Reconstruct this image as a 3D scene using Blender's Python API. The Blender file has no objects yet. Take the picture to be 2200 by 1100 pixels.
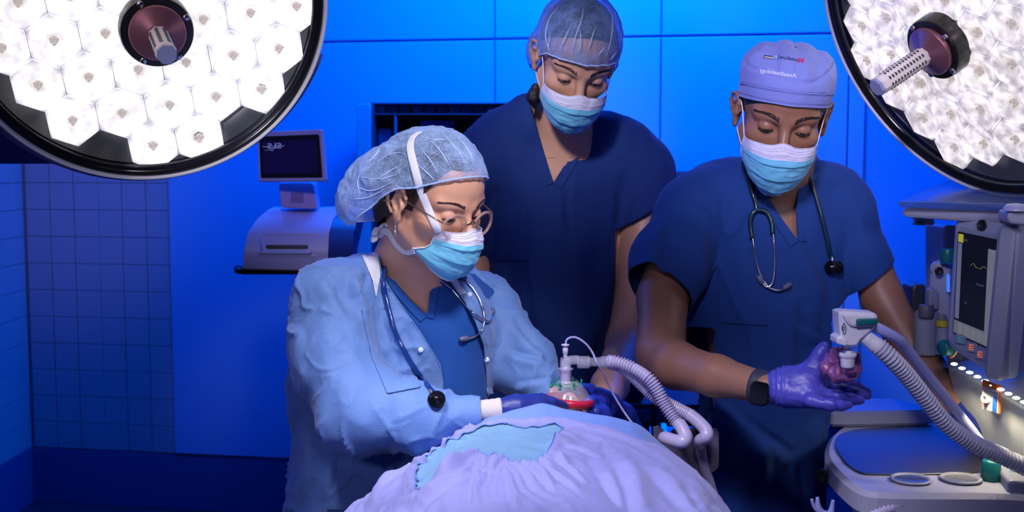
import bpy, math, random
import numpy as np
from mathutils import Vector, Matrix
from mathutils.bvhtree import BVHTree
import os
sc = bpy.context.scene
# ------------------------------------------------------------------ camera
EYE, TILT, FPX = 1.45, math.radians(4.92), 2500.0
cam = bpy.data.cameras.new('camera'); camo = bpy.data.objects.new('camera', cam)
sc.collection.objects.link(camo); sc.camera = camo
camo.location = (0, 0, EYE); camo.rotation_euler = (math.pi/2 - TILT, 0, 0)
cam.sensor_width = 36.0; cam.lens = 36.0*FPX/2200.0; cam.clip_start = .05
cam.dof.use_dof = True; cam.dof.focus_distance = 1.98; cam.dof.aperture_fstop = 7.1
# ------------------------------------------------------------------ exposure
sc.view_settings.view_transform = 'Standard'; sc.view_settings.look = 'None'
sc.view_settings.exposure = 0.0; sc.view_settings.gamma = 1.0; sc.view_settings.use_curve_mapping = False
# ------------------------------------------------------------------ world and lights
wd = bpy.data.worlds.new('world'); sc.world = wd; wd.use_nodes = True
wd.node_tree.nodes['Background'].inputs[0].default_value = (0.03, 0.10, 1.0, 1)
wd.node_tree.nodes['Background'].inputs[1].default_value = 0.035
def area(name, loc, target, size, power, col, sizey=None, spread=None, shape='RECTANGLE'):
    l = bpy.data.lights.new(name, 'AREA'); l.shape = shape; l.size = size; l.size_y = sizey or size
    l.energy = power; l.color = col
    if spread: l.spread = math.radians(spread)
    o = bpy.data.objects.new(name, l); sc.collection.objects.link(o); o.location = loc
    o.rotation_euler = (Vector(target) - Vector(loc)).to_track_quat('-Z', 'Y').to_euler()
    return o
def spot(name, loc, target, ang, blend, power, col, rad=.05):
    l = bpy.data.lights.new(name, 'SPOT'); l.spot_size = math.radians(ang); l.spot_blend = blend
    l.energy = power; l.color = col; l.shadow_soft_size = rad
    o = bpy.data.objects.new(name, l); sc.collection.objects.link(o); o.location = loc
    o.rotation_euler = (Vector(target) - Vector(loc)).to_track_quat('-Z', 'Y').to_euler()
    return o
spot('key_light', (.38, .72, 2.55), (-.20, 1.93, 1.24), 26, .5, 150, (1.0, .93, .97), .15)
spot('drape_light', (-.45, 1.0, 2.4), (.02, 1.58, 1.03), 36, .6, 118, (.88, .82, 1.0), .12)  # added spot that brightens the drape
spot('face_light', (-.35, .5, 2.35), (.07, 2.4, 1.56), 11.5, .8, 175, (.95, .88, 1.0), .12)  # added soft spot for the tall man's face and upper chest
spot('cheek_fill', (-.35, .25, 1.75), (-.08, 1.93, 1.30), 17, .9, 22, (1.0, .86, .86), .12)  # added front fill on the woman's face
spot('gown_fill', (-1.0, .3, 1.7), (-.28, 2.0, 1.02), 22, .8, 20, (.62, .58, 1.0), .12)  # added low fill lifting the dark lower gown
spot('side_light', (-.05, .35, 2.25), (.50, 2.15, 1.50), 18.5, .8, 165, (.80, .72, 1.0), .14)  # added spot for the head of the man in the cloth cap
spot('bag_fill', (.10, .3, 2.3), (.47, 1.76, 1.13), 17, .8, 66, (.78, .72, 1.0), .12)  # added narrow spot brightening the bag arm and gloved hand
spot('machine_fill', (.75, .2, 2.3), (.88, 1.9, 1.12), 26, .9, 15, (.62, .62, 1.0), .14)  # added dim spot aimed at the machine, not a lamp on it
spot('monitor_fill', (.05, .55, 1.95), (.80, 1.93, 1.28), 15, .8, 26, (.72, .70, 1.0), .1)  # added spot lifting the monitor frame, separate from the screen
spot('lamp_fill', (-.75, .1, 1.75), (-.50, 1.89, 1.60), 24, .8, 36, (.9, .84, 1.0), .1)  # added fill so the lamp's rim and handle show
spot('lamp_fill', (.75, .1, 1.75), (.72, 1.98, 1.55), 24, .8, 24, (.9, .84, 1.0), .1)  # same added fill for the slanted lamp
spot('printer_fill', (-.15, 1.0, 2.45), (-.57, 3.0, 1.33), 15, .7, 50, (.62, .50, 1.0), .12)  # added fill on the printer front; the printer has no lamp
area('wall_wash', (.25, 3.75, 2.62), (.25, 4.4, 1.5), 1.3, 84, (.0, .135, 1.0), .25)
area('wall_wash', (-.85, 3.7, 2.62), (-.6, 4.5, 1.3), .7, 14, (.0, .12, 1.0), .25)
area('wall_wash', (1.15, 3.6, 2.62), (1.25, 4.2, 1.3), .6, 16, (.0, .12, 1.0), .25)
area('floor_wash', (.1, 4.1, .4), (.1, 4.45, 1.2), 1.6, 5, (.0, .12, 1.0), .2)
area('blue_rim', (1.9, 3.2, 2.3), (.4, 2.1, 1.3), .7, 5, (.02, .14, 1.0))
area('blue_rim', (-1.6, 2.9, 2.2), (-.2, 2.0, 1.2), .7, 8, (.02, .14, 1.0))
spot('tile_glow', (-1.2, 2.3, 2.5), (-1.72, 4.7, 1.38), 27, 1.0, 34, (.80, .62, 1.0), .2)
# ------------------------------------------------------------------ helpers
def W(px, py, d):
    """point of the photograph's frame at world depth d (metres along +Y)"""
    a, b = (px-1100.0)/FPX, (550.0-py)/FPX
    ct, st = math.cos(TILT), math.sin(TILT)
    y = ct + b*st; z = -st + b*ct
    s = d/y
    return np.array((a*s, d, EYE + z*s))
def PX(n, d): return n*d/FPX
def proj(P):
    P = np.asarray(P); ct, st = math.cos(TILT), math.sin(TILT)
    y = P[..., 1]; z = P[..., 2]-EYE
    f = y*ct - z*st; u = y*st + z*ct
    return 1100 + FPX*P[..., 0]/f, 550 - FPX*u/f
def lin(h):
    if isinstance(h, str):
        c = [int(h[i:i+2], 16)/255 for i in (0, 2, 4)]
    else: c = [v/255 for v in h]
    return tuple((v/12.92 if v <= .04045 else ((v+.055)/1.055)**2.4) for v in c) + (1,)
MATS = {}
def mat(name, col=(.5, .5, .5, 1), rough=.5, metal=0, emit=None, es=1, alpha=None, trans=0, sss=0, sssr=None, bump=None,
        var=0, vscale=30, coat=0, spec=None, sheen=0, ior=None):
    """principled material with optional noise colour variation and bump=(scale, strength, kind)"""
    if name in MATS: return MATS[name]
    m = bpy.data.materials.new(name); m.use_nodes = True; MATS[name] = m
    nt = m.node_tree; b = nt.nodes['Principled BSDF']; N = nt.nodes.new; L = nt.links.new
    if isinstance(col, str): col = lin(col)
    if len(col) == 3: col = tuple(col)+(1,)
    b.inputs['Base Color'].default_value = col; b.inputs['Roughness'].default_value = rough
    b.inputs['Metallic'].default_value = metal
    if spec is not None: b.inputs['Specular IOR Level'].default_value = spec
    if ior: b.inputs['IOR'].default_value = ior
    if coat: b.inputs['Coat Weight'].default_value = coat
    if sheen: b.inputs['Sheen Weight'].default_value = sheen; b.inputs['Sheen Roughness'].default_value = .4
    if trans: b.inputs['Transmission Weight'].default_value = trans
    if alpha is not None: b.inputs['Alpha'].default_value = alpha
    if sss:
        b.inputs['Subsurface Weight'].default_value = sss; b.inputs['Subsurface Radius'].default_value = sssr or (1, .35, .2)
        b.inputs['Subsurface Scale'].default_value = .012
    if emit is not None:
        b.inputs['Emission Color'].default_value = lin(emit) if isinstance(emit, str) else tuple(emit)+(1,)*(4-len(emit))
        b.inputs['Emission Strength'].default_value = es
    tc = N('ShaderNodeTexCoord')
    if var:
        n = N('ShaderNodeTexNoise'); n.inputs['Scale'].default_value = vscale; n.inputs['Detail'].default_value = 4
        L(tc.outputs['Object'], n.inputs['Vector'])
        mx = N('ShaderNodeMix'); mx.data_type = 'RGBA'; mx.blend_type = 'MIX'
        mx.inputs[6].default_value = tuple(max(0, c*(1-var)) for c in col[:3])+(1,)
        mx.inputs[7].default_value = tuple(min(1, c*(1+var)) for c in col[:3])+(1,)
        L(n.outputs['Fac'], mx.inputs[0]); L(mx.outputs[2], b.inputs['Base Color'])
    if bump:
        sc_, st_, kind = bump
        if kind == 'noise':
            t = N('ShaderNodeTexNoise'); t.inputs['Scale'].default_value = sc_; t.inputs['Detail'].default_value = 6; out = t.outputs['Fac']
        elif kind == 'voro':
            t = N('ShaderNodeTexVoronoi'); t.inputs['Scale'].default_value = sc_; out = t.outputs['Distance']
        elif kind == 'wave':
            t = N('ShaderNodeTexWave'); t.inputs['Scale'].default_value = sc_; out = t.outputs['Fac']
        L(tc.outputs['Object'], t.inputs['Vector'])
        bp = N('ShaderNodeBump'); bp.inputs['Strength'].default_value = st_; bp.inputs['Distance'].default_value = .002
        L(out, bp.inputs['Height']); L(bp.outputs[0], b.inputs['Normal'])
    return m
ORG = {}
def tag(o, label=None, cat=None, group=None, kind=None):
    if label: o['label'] = label
    if cat: o['category'] = cat
    if group: o['group'] = group
    if kind: o['kind'] = kind
    return o
def thing(name, label, cat, loc, group=None):
    o = bpy.data.objects.new(name, None); sc.collection.objects.link(o)
    o.location = tuple(float(v) for v in loc); o.empty_display_size = .05
    ORG[o.name] = np.array(loc, float)
    return tag(o, label, cat, group)
def obj(name, VF, m, parent=None, smooth=True, org=None, label=None, auto=None):
    """links ONE mesh object; VF = (verts, faces) in world coordinates"""
    V, F = VF[0], VF[1]; V = np.asarray(V, float)
    par = ORG[parent.name] if parent is not None else np.zeros(3)
    o_ = np.array(org, float) if org is not None else (par if parent is not None else np.zeros(3))
    me = bpy.data.meshes.new(name)
    me.from_pydata((V-o_).tolist(), [], F if isinstance(F, list) else F.tolist())
    for mm in (m if isinstance(m, (list, tuple)) else [m]): me.materials.append(mm)
    if len(VF) > 2: me.polygons.foreach_set('material_index', np.asarray(VF[2], np.int32))
    if smooth: me.shade_smooth()
    me.update()
    o = bpy.data.objects.new(name, me); sc.collection.objects.link(o)
    o.location = tuple(o_-par)
    ORG[o.name] = o_
    if parent is not None: o.parent = parent
    if label: o['label'] = label
    if smooth and auto is not None:
        try: me.set_sharp_from_angle(angle=math.radians(auto))
        except Exception: pass
    return o
def join(*parts):
    V, F, M, k = [], [], [], 0
    for p in parts:
        v = np.asarray(p[0], float); V.append(v)
        F += [[i+k for i in f] for f in (p[1] if isinstance(p[1], list) else p[1].tolist())]
        M += (list(p[2]) if len(p) > 2 else [0]*len(p[1])); k += len(v)
    return np.vstack(V), F, M
def mi(p, i): return (p[0], p[1], [i]*len(p[1]))
def unit(v): v = np.asarray(v, float); return v/(np.linalg.norm(v)+1e-12)
def spl(pts, n=12, closed=False):
    """Catmull-Rom through points (any dimension)"""
    P = np.asarray(pts, float); m = len(P); out = []
    rng = range(m if closed else m-1)
    for i in rng:
        p0 = P[(i-1) % m] if (closed or i > 0) else 2*P[0]-P[1]
        p1, p2 = P[i], P[(i+1) % m]
        p3 = P[(i+2) % m] if (closed or i < m-2) else 2*P[-1]-P[-2]
        for t in np.arange(n)/n:
            out.append(.5*((2*p1)+(-p0+p2)*t+(2*p0-5*p1+4*p2-p3)*t*t+(-p0+3*p1-3*p2+p3)*t**3))
    if not closed: out.append(P[-1])
    return np.array(out)
def resample(P, n):
    s = np.r_[0, np.cumsum(np.linalg.norm(np.diff(P, axis=0), axis=1))]
    t = np.linspace(0, s[-1], n)
    return np.stack([np.interp(t, s, P[:, i]) for i in range(P.shape[1])], 1)
def tube(P, r, seg=10, closed=False, cap=True, flat=1.0, up=None):
    """tube with radius r (number or per point); flat squashes it along the frame's second axis (ribbons)"""
    P = np.asarray(P, float); n = len(P); R = np.broadcast_to(np.asarray(r, float), (n,))
    T = np.zeros_like(P)
    if closed: T = np.roll(P, -1, 0)-np.roll(P, 1, 0)
    else: T[1:-1] = P[2:]-P[:-2]; T[0] = P[1]-P[0]; T[-1] = P[-1]-P[-2]
    T /= (np.linalg.norm(T, axis=1, keepdims=True)+1e-12)
    ups = None
    if up is not None: ups = np.broadcast_to(np.asarray(up, float), (n, 3))
    a = np.cross(T[0], (0, 0, 1.0) if abs(T[0][2]) < .9 else (1.0, 0, 0)); a = unit(a)
    V = []
    ang = np.arange(seg)*2*math.pi/seg
    for i in range(n):
        if ups is not None: a = unit(np.cross(T[i], ups[i]))
        else: a = unit(a - T[i]*np.dot(a, T[i]))
        b = np.cross(T[i], a)
        V.append(P[i] + R[i]*(np.cos(ang)[:, None]*a + flat*np.sin(ang)[:, None]*b))
    V = np.vstack(V); F = []
    m = n if closed else n-1
    for i in range(m):
        j = (i+1) % n
        for k in range(seg):
            l = (k+1) % seg
            F.append([i*seg+k, i*seg+l, j*seg+l, j*seg+k])
    if cap and not closed:
        F.append(list(range(seg))[::-1]); F.append([(n-1)*seg+k for k in range(seg)])
    return V, F
def basis(n, up=(0, 0, 1)):
    n = unit(n); x = np.cross(up, n)
    if np.linalg.norm(x) < 1e-3: x = np.cross((1, 0, 0), n)
    x = unit(x); y = np.cross(n, x)
    return np.stack([x, y, n], 1)
def xf(VF, M, c):
    return (np.asarray(VF[0], float) @ np.asarray(M).T + np.asarray(c),) + tuple(VF[1:])
def lathe(prof, seg=48, capends=False):
    """profile [(r,z)] about local z"""
    ang = np.arange(seg)*2*math.pi/seg; V = []
    for r, z in prof: V.append(np.stack([r*np.cos(ang), r*np.sin(ang), np.full(seg, z)], 1))
    V = np.vstack(V); F = []
    for i in range(len(prof)-1):
        for k in range(seg):
            l = (k+1) % seg; F.append([i*seg+k, i*seg+l, (i+1)*seg+l, (i+1)*seg+k])
    if capends:
        F.append(list(range(seg))[::-1]); F.append([(len(prof)-1)*seg+k for k in range(seg)])
    return V, F
def prism(poly, z0, z1, bev=0):
    """extruded polygon in local xy, with a chamfer of bev on both faces"""
    P = np.asarray(poly, float); n = len(P); c = P.mean(0)
    if np.sum(P[:, 0]*np.roll(P[:, 1], -1)-np.roll(P[:, 0], -1)*P[:, 1]) < 0: P = P[::-1]
    def inset(b):
        out = []
        for i in range(n):
            p0, p1, p2 = P[i-1], P[i], P[(i+1) % n]
            n1 = unit([-(p1-p0)[1], (p1-p0)[0]]); n2 = unit([-(p2-p1)[1], (p2-p1)[0]])
            m = unit(n1+n2); out.append(p1 + m*b/max(.35, np.dot(m, n1)))
        return np.array(out)
    rings = [(P, z0), (P, z1)] if not bev else [(inset(bev), z0), (P, z0+bev), (P, z1-bev), (inset(bev), z1)]
    V = np.vstack([np.c_[p, np.full(n, z)] for p, z in rings]); F = []
    for i in range(len(rings)-1):
        for k in range(n):
            l = (k+1) % n; F.append([i*n+k, i*n+l, (i+1)*n+l, (i+1)*n+k])
    F.append(list(range(n))[::-1]); F.append([(len(rings)-1)*n+k for k in range(n)])
    return V, F
def rrect(w, h, r=.005, n=4):
    out = []
    for cx, cy, a0 in ((w/2-r, h/2-r, 0), (-w/2+r, h/2-r, 90), (-w/2+r, -h/2+r, 180), (w/2-r, -h/2+r, 270)):
        for k in range(n+1):
            a = math.radians(a0+90*k/n); out.append((cx+r*math.cos(a), cy+r*math.sin(a)))
    return out
def box(c, s, bev=.003, M=None):
    V, F = prism(rrect(s[0], s[1], min(bev*1.5, s[0]*.49, s[1]*.49), 3), -s[2]/2, s[2]/2, min(bev, s[2]*.4))
    return xf((V, F), np.eye(3) if M is None else M, c)
def hexa(q, thick, bev=.004, rad=.01, sub=None):
    """slab whose front face has the 4 world corners q (TL,TR,BR,BL), extruded by thickness away from the viewer"""
    q = [np.asarray(p, float) for p in q]
    n = unit(np.cross(q[1]-q[0], q[3]-q[0]))
    if np.dot(n, q[0]-np.array((0, 0, EYE))) < 0: n = -n
    w = (np.linalg.norm(q[1]-q[0])+np.linalg.norm(q[2]-q[3]))/2; h = (np.linalg.norm(q[3]-q[0])+np.linalg.norm(q[2]-q[1]))/2
    poly = rrect(w, h, rad, 5)
    def onq(x, y, off):
        u = x/w+.5; v = .5-y/h
        return (q[0]*(1-u)+q[1]*u)*(1-v)+(q[3]*(1-u)+q[2]*u)*v + n*off
    def ring(b, off):
        return [onq(x*(1-2*b/w), y*(1-2*b/h), off) for x, y in poly]
    R = [ring(bev, 0), ring(bev*.3, bev*.3), ring(0, bev), ring(0, thick-bev), ring(bev, thick)] if bev else [ring(0, 0), ring(0, thick)]
    m = len(poly); V = np.vstack(R); F = [list(range(m))]
    for i in range(len(R)-1):
        for k in range(m):
            l = (k+1) % m; F.append([i*m+k, (i+1)*m+k, (i+1)*m+l, i*m+l])
    F.append([(len(R)-1)*m+k for k in range(m)][::-1])
    return V, F
def quadpt(q, u, v, off=0):
    q = [np.asarray(p, float) for p in q]; n = unit(np.cross(q[1]-q[0], q[3]-q[0]))
    if np.dot(n, q[0]-np.array((0, 0, EYE))) > 0: n = -n
    return (q[0]*(1-u)+q[1]*u)*(1-v)+(q[3]*(1-u)+q[2]*u)*v + n*off
def quadsub(q, u0, v0, u1, v1, off=0):
    return [quadpt(q, u0, v0, off), quadpt(q, u1, v0, off), quadpt(q, u1, v1, off), quadpt(q, u0, v1, off)]
def sphere(c, r, M=None, nu=20, nv=12):
    V, F = lathe([(math.sin(math.pi*i/nv) if 0 < i < nv else 1e-4, -math.cos(math.pi*i/nv)) for i in range(nv+1)], nu)
    V = V*np.asarray(r if np.ndim(r) else (r, r, r))
    return xf((V, F), np.eye(3) if M is None else M, c)
# ---- numpy noise
_rs = np.random.RandomState(7); _perm = np.r_[_rs.permutation(256), _rs.permutation(256)]; _perm = np.r_[_perm[:256], _perm[:256]]
_grad = _rs.normal(size=(256, 3)); _grad /= np.linalg.norm(_grad, axis=1, keepdims=True)
def noise(P, s=1.0, o=0.0):
    P = np.asarray(P, float)*s + o; I = np.floor(P).astype(int); f = P-I; u = f*f*f*(f*(f*6-15)+10)
    I &= 255; res = 0
    for dx in (0, 1):
        for dy in (0, 1):
            for dz in (0, 1):
                h = _perm[(_perm[(_perm[(I[..., 0]+dx) & 255]+I[..., 1]+dy) & 255]+I[..., 2]+dz) & 255]
                g = _grad[h]; d = f-np.array((dx, dy, dz))
                w = (u[..., 0] if dx else 1-u[..., 0])*(u[..., 1] if dy else 1-u[..., 1])*(u[..., 2] if dz else 1-u[..., 2])
                res = res + w*np.sum(g*d, -1)
    return res*1.6
def vor(P, s=1.0, o=0.0):
    """distance to the nearest scattered point: creased, crumpled relief"""
    P = np.asarray(P, float)*s+o; I = np.floor(P).astype(int); f = P-I; best = np.full(P.shape[0], 9.0)
    for dx in (-1, 0, 1):
        for dy in (-1, 0, 1):
            for dz in (-1, 0, 1):
                h = _perm[(_perm[(_perm[(I[:, 0]+dx) & 255]+I[:, 1]+dy) & 255]+I[:, 2]+dz) & 255]
                q = np.array((dx, dy, dz))+.5+.42*_grad[h]-f; best = np.minimum(best, np.sum(q*q, -1))
    return np.sqrt(best)-.5
def crumple(P, s, amp, o=0, ax=(1, 1, 1)):
    P = np.asarray(P, float)*np.array(ax); w = P+.25/s*np.stack([noise(P, s, 5+o), noise(P, s, 15+o), noise(P, s, 25+o)], -1)
    return amp*(vor(w, s, o)*.75+vor(w, s*2.1, o+4)*.3)
def crease(P, s, amp, w=.05, o=0, ax=(1, 1, 1)):
    """thin raised ridges wandering over the cloth"""
    P = np.asarray(P, float)*np.array(ax); q = P+.3/s*np.stack([noise(P, s*1.3, 5+o), noise(P, s*1.3, 15+o), noise(P, s*1.3, 25+o)], -1)
    n = noise(q, s, o); return amp*np.exp(-np.abs(n)/w)*np.clip(.5+1.6*noise(P, s*.9, o+40), 0, 1)
# ---- signed distance volumes and surface nets
def P_rc(a, ra, b, rb, k=.01, sy=1.0, mode='add'):
    a = np.asarray(a, float); b = np.asarray(b, float); R = max(ra, rb)+.012+k
    lo = np.minimum(a, b)-R; hi = np.maximum(a, b)+R; ym = (a[1]+b[1])/2
    def f(X, Y, Z):
        A = a.copy(); B = b.copy(); Yq = Y
        if sy != 1.0:
            # each end keeps its own depth; only the cross-section is squashed
            A[1] = 0; B[1] = 0
            ab = B-A; t = np.clip(((X-A[0])*ab[0]+(Z-A[2])*ab[2])/(ab@ab+1e-12), 0, 1)
            yc = a[1]+(b[1]-a[1])*t; dy = (Y-yc)/sy
            return (np.sqrt((X-A[0]-t*ab[0])**2+dy**2+(Z-A[2]-t*ab[2])**2)-(ra+(rb-ra)*t))*min(1, max(sy, .6))
        ab = b-a; t = np.clip(((X-a[0])*ab[0]+(Y-a[1])*ab[1]+(Z-a[2])*ab[2])/(ab@ab+1e-12), 0, 1)
        return np.sqrt((X-a[0]-t*ab[0])**2+(Y-a[1]-t*ab[1])**2+(Z-a[2]-t*ab[2])**2)-(ra+(rb-ra)*t)
    return lo, hi, f, k, mode
def P_el(c, r, M=None, k=.01, mode='add', cut=None):
    c = np.asarray(c, float); r = np.asarray(r, float) if np.ndim(r) else np.full(3, float(r))
    R = r.max()+.012+k; Mi = np.eye(3) if M is None else np.asarray(M).T
    def f(X, Y, Z):
        x, y, z = X-c[0], Y-c[1], Z-c[2]
        l = [Mi[i, 0]*x+Mi[i, 1]*y+Mi[i, 2]*z for i in range(3)]
        k0 = np.sqrt(sum((l[i]/r[i])**2 for i in range(3))); k1 = np.sqrt(sum((l[i]/r[i]**2)**2 for i in range(3)))+1e-9
        d = k0*(k0-1)/k1
        if cut is not None:
            n_, o_ = cut; d = np.maximum(d, sum(l[i]*n_[i] for i in range(3))-o_)
        return d
    return c-R, c+R, f, k, mode
def volume(prims, lo, hi, h, big=.06):
    lo = np.asarray(lo, float); hi = np.asarray(hi, float)
    n = np.ceil((hi-lo)/h).astype(int)+1
    ax = [lo[i]+h*np.arange(n[i]) for i in range(3)]
    f = np.full(n, big, np.float32)
    for plo, phi, fn, k, mode in prims:
        s = []
        for i in range(3):
            a = int(max(0, math.floor((plo[i]-lo[i])/h))); b = int(min(n[i], math.ceil((phi[i]-lo[i])/h)+1))
            s.append(slice(a, b))
        if any(q.stop <= q.start for q in s): continue
        X = ax[0][s[0]][:, None, None].astype(np.float32); Y = ax[1][s[1]][None, :, None].astype(np.float32); Z = ax[2][s[2]][None, None, :].astype(np.float32)
        d = fn(X, Y, Z); S = tuple(s); g = f[S]
        if mode == 'add':
            q = np.clip(.5+.5*(g-d)/k, 0, 1); f[S] = g*(1-q)+d*q-k*q*(1-q)
        elif mode == 'sub':
            q = np.clip(.5-.5*(g+d)/k, 0, 1); f[S] = g*(1-q)-d*q+k*q*(1-q)
    return f, lo, h
def nets(f, lo, h):
    n = np.array(f.shape); s = f < 0
    c = s[:-1, :-1, :-1].astype(np.int8)
    for dx, dy, dz in ((1,0,0),(0,1,0),(0,0,1),(1,1,0),(1,0,1),(0,1,1),(1,1,1)):
        c = c + s[dx:n[0]-1+dx, dy:n[1]-1+dy, dz:n[2]-1+dz]
    act = (c > 0) & (c < 8); ijk = np.argwhere(act)
    idx = np.full(act.shape, -1, np.int32); idx[act] = np.arange(len(ijk))
    acc = np.zeros((len(ijk), 3)); cnt = np.zeros(len(ijk))
    for a in range(3):
        o1, o2 = [q for q in range(3) if q != a]
        for u in (0, 1):
            for v in (0, 1):
                p = ijk.copy(); p[:, o1] += u; p[:, o2] += v; q = p.copy(); q[:, a] += 1
                fa = f[p[:, 0], p[:, 1], p[:, 2]]; fb = f[q[:, 0], q[:, 1], q[:, 2]]
                m = (fa < 0) != (fb < 0); t = fa[m]/(fa[m]-fb[m])
                pt = (p[m]-ijk[m]).astype(float); pt[:, a] += t
                acc[m] += pt; cnt[m] += 1
    V = lo + h*(ijk + acc/cnt[:, None])
    F = []
    for a in range(3):
        b, c_ = (a+1) % 3, (a+2) % 3
        sl0 = [slice(None)]*3; sl1 = [slice(None)]*3; sl0[a] = slice(0, -1); sl1[a] = slice(1, None)
        s0, s1 = s[tuple(sl0)], s[tuple(sl1)]
        e = np.argwhere(s0 != s1)
        e = e[(e[:, b] > 0) & (e[:, c_] > 0) & (e[:, b] < n[b]-1) & (e[:, c_] < n[c_]-1)]
        fl = s0[e[:, 0], e[:, 1], e[:, 2]]
        def g(db, dc):
            q = e.copy(); q[:, b] -= db; q[:, c_] -= dc; return idx[q[:, 0], q[:, 1], q[:, 2]]
        Q = np.stack([g(1, 1), g(0, 1), g(0, 0), g(1, 0)], 1)
        Q[~fl] = Q[~fl][:, ::-1]; F.append(Q)
    return V, np.vstack(F)
def vnorm(V, F):
    F = np.asarray(F); n = np.cross(V[F[:, 2]]-V[F[:, 0]], V[F[:, 3]]-V[F[:, 1]]); N = np.zeros_like(V)
    for k in range(4): np.add.at(N, F[:, k], n)
    return N/(np.linalg.norm(N, axis=1, keepdims=True)+1e-12)
def sdf(prims, h, pad=.01, lo=None, hi=None):
    adds = [p for p in prims if p[4] == 'add']
    L = np.min([p[0]+p[3] for p in adds], 0); H = np.max([p[1]-p[3] for p in adds], 0)
    if lo is not None: L = np.maximum(L, lo)
    if hi is not None: H = np.minimum(H, hi)
    return nets(*volume(prims, L, H, h))
def clip(V, F, g):
    """keeps the part of the mesh where g<0, cut exactly along g=0; returns V, F(list), boundary loops"""
    F = np.asarray(F); ins = g[F] < 0; al = ins.all(1); no = (~ins).all(1)
    out = F[al].tolist(); mix = F[~al & ~no]
    V = V.tolist(); cache = {}; bed = {}
    for q in mix.tolist():
        tris = [(q[0], q[1], q[2]), (q[0], q[2], q[3])] if len(q) == 4 else [tuple(q)]
        for t in tris:
            poly = []; cutp = []
            for i in range(3):
                a, b = t[i], t[(i+1) % 3]
                if g[a] < 0: poly.append(a)
                if (g[a] < 0) != (g[b] < 0):
                    key = (min(a, b), max(a, b))
                    if key not in cache:
                        s_ = g[key[0]]/(g[key[0]]-g[key[1]]); p, r = V[key[0]], V[key[1]]
                        cache[key] = len(V); V.append([p[j]+(r[j]-p[j])*s_ for j in range(3)])
                    poly.append(cache[key]); cutp.append(cache[key])
            if len(poly) >= 3: out.append(poly)
            if len(cutp) == 2:
                bed.setdefault(cutp[0], []).append(cutp[1]); bed.setdefault(cutp[1], []).append(cutp[0])
    V = np.array(V); loops = []; seen = set()
    for s0 in sorted(bed, key=lambda k: len(bed[k])):
        if s0 in seen: continue
        loop = [s0]; seen.add(s0); cur = s0
        while True:
            nx = [k for k in bed[cur] if k not in seen]
            if not nx: break
            cur = nx[0]; seen.add(cur); loop.append(cur)
        if len(loop) > 8: loops.append(V[loop])
    loops.sort(key=len, reverse=True)
    used = np.zeros(len(V), bool)
    for f in out: used[f] = True
    remap = np.cumsum(used)-1
    return V[used], [[int(remap[i]) for i in f] for f in out], loops
def smooth_line(P, it=3, closed=False):
    P = P.copy()
    for _ in range(it):
        if closed: P = (np.roll(P, 1, 0)+2*P+np.roll(P, -1, 0))/4
        else: P[1:-1] = (P[:-2]+2*P[1:-1]+P[2:])/4
    return P
def polysd(x, y, poly):
    """signed distance in the plane to a polygon, negative inside"""
    P = np.asarray(poly, float); d = np.full(np.shape(x), 1e9); inside = np.zeros(np.shape(x), bool)
    for i in range(len(P)):
        a, b = P[i], P[(i+1) % len(P)]; ex, ey = b-a
        wx, wy = x-a[0], y-a[1]; t = np.clip((wx*ex+wy*ey)/(ex*ex+ey*ey+1e-12), 0, 1)
        d = np.minimum(d, np.hypot(wx-t*ex, wy-t*ey))
        c = (a[1] > y) != (b[1] > y)
        with np.errstate(divide='ignore', invalid='ignore'):
            xi = a[0]+(y-a[1])*ex/(ey if ey else 1e-12)
        inside ^= c & (x < xi)
    return np.where(inside, -d, d)
def bvh(*vfs):
    V, F, k = [], [], 0
    for v in vfs:
        V += np.asarray(v[0]).tolist(); F += [[i+k for i in f] for f in (v[1] if isinstance(v[1], list) else v[1].tolist())]; k = len(V)
    return BVHTree.FromPolygons(V, F)
CAM0 = np.array((0, 0, EYE))
def hit(tree, px, py, off=0.0, dflt=None):
    """point of a surface seen at a pixel of the frame, lifted by off towards the viewer"""
    d = unit(W(px, py, 1.0)-CAM0); r = tree.ray_cast(Vector(CAM0), Vector(d))
    if r[0] is None:
        return W(px, py, dflt) if dflt else None
    return np.array(r[0]) - d*off
def drape_line(tree, pts, off, n=14, dflt=2.1):
    """3-D curve lying on a surface through frame pixels"""
    S = spl(pts, n); return smooth_line(np.array([hit(tree, x, y, off, dflt) for x, y in S[:, :2]]), 2)
def text_mesh(s, size=1.0, ext=0, bold=0):
    cu = bpy.data.curves.new('lettering', 'FONT'); cu.body = s; cu.size = size; cu.align_x = 'CENTER'; cu.align_y = 'CENTER'
    cu.resolution_u = 3; cu.offset = bold
    o = bpy.data.objects.new('lettering', cu); sc.collection.objects.link(o)
    dg = bpy.context.evaluated_depsgraph_get(); dg.update()
    me = o.evaluated_get(dg).to_mesh()
    V = np.array([v.co[:] for v in me.vertices]); F = [list(p.vertices) for p in me.polygons]
    bpy.data.objects.remove(o); bpy.data.curves.remove(cu)
    return V, F
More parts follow.
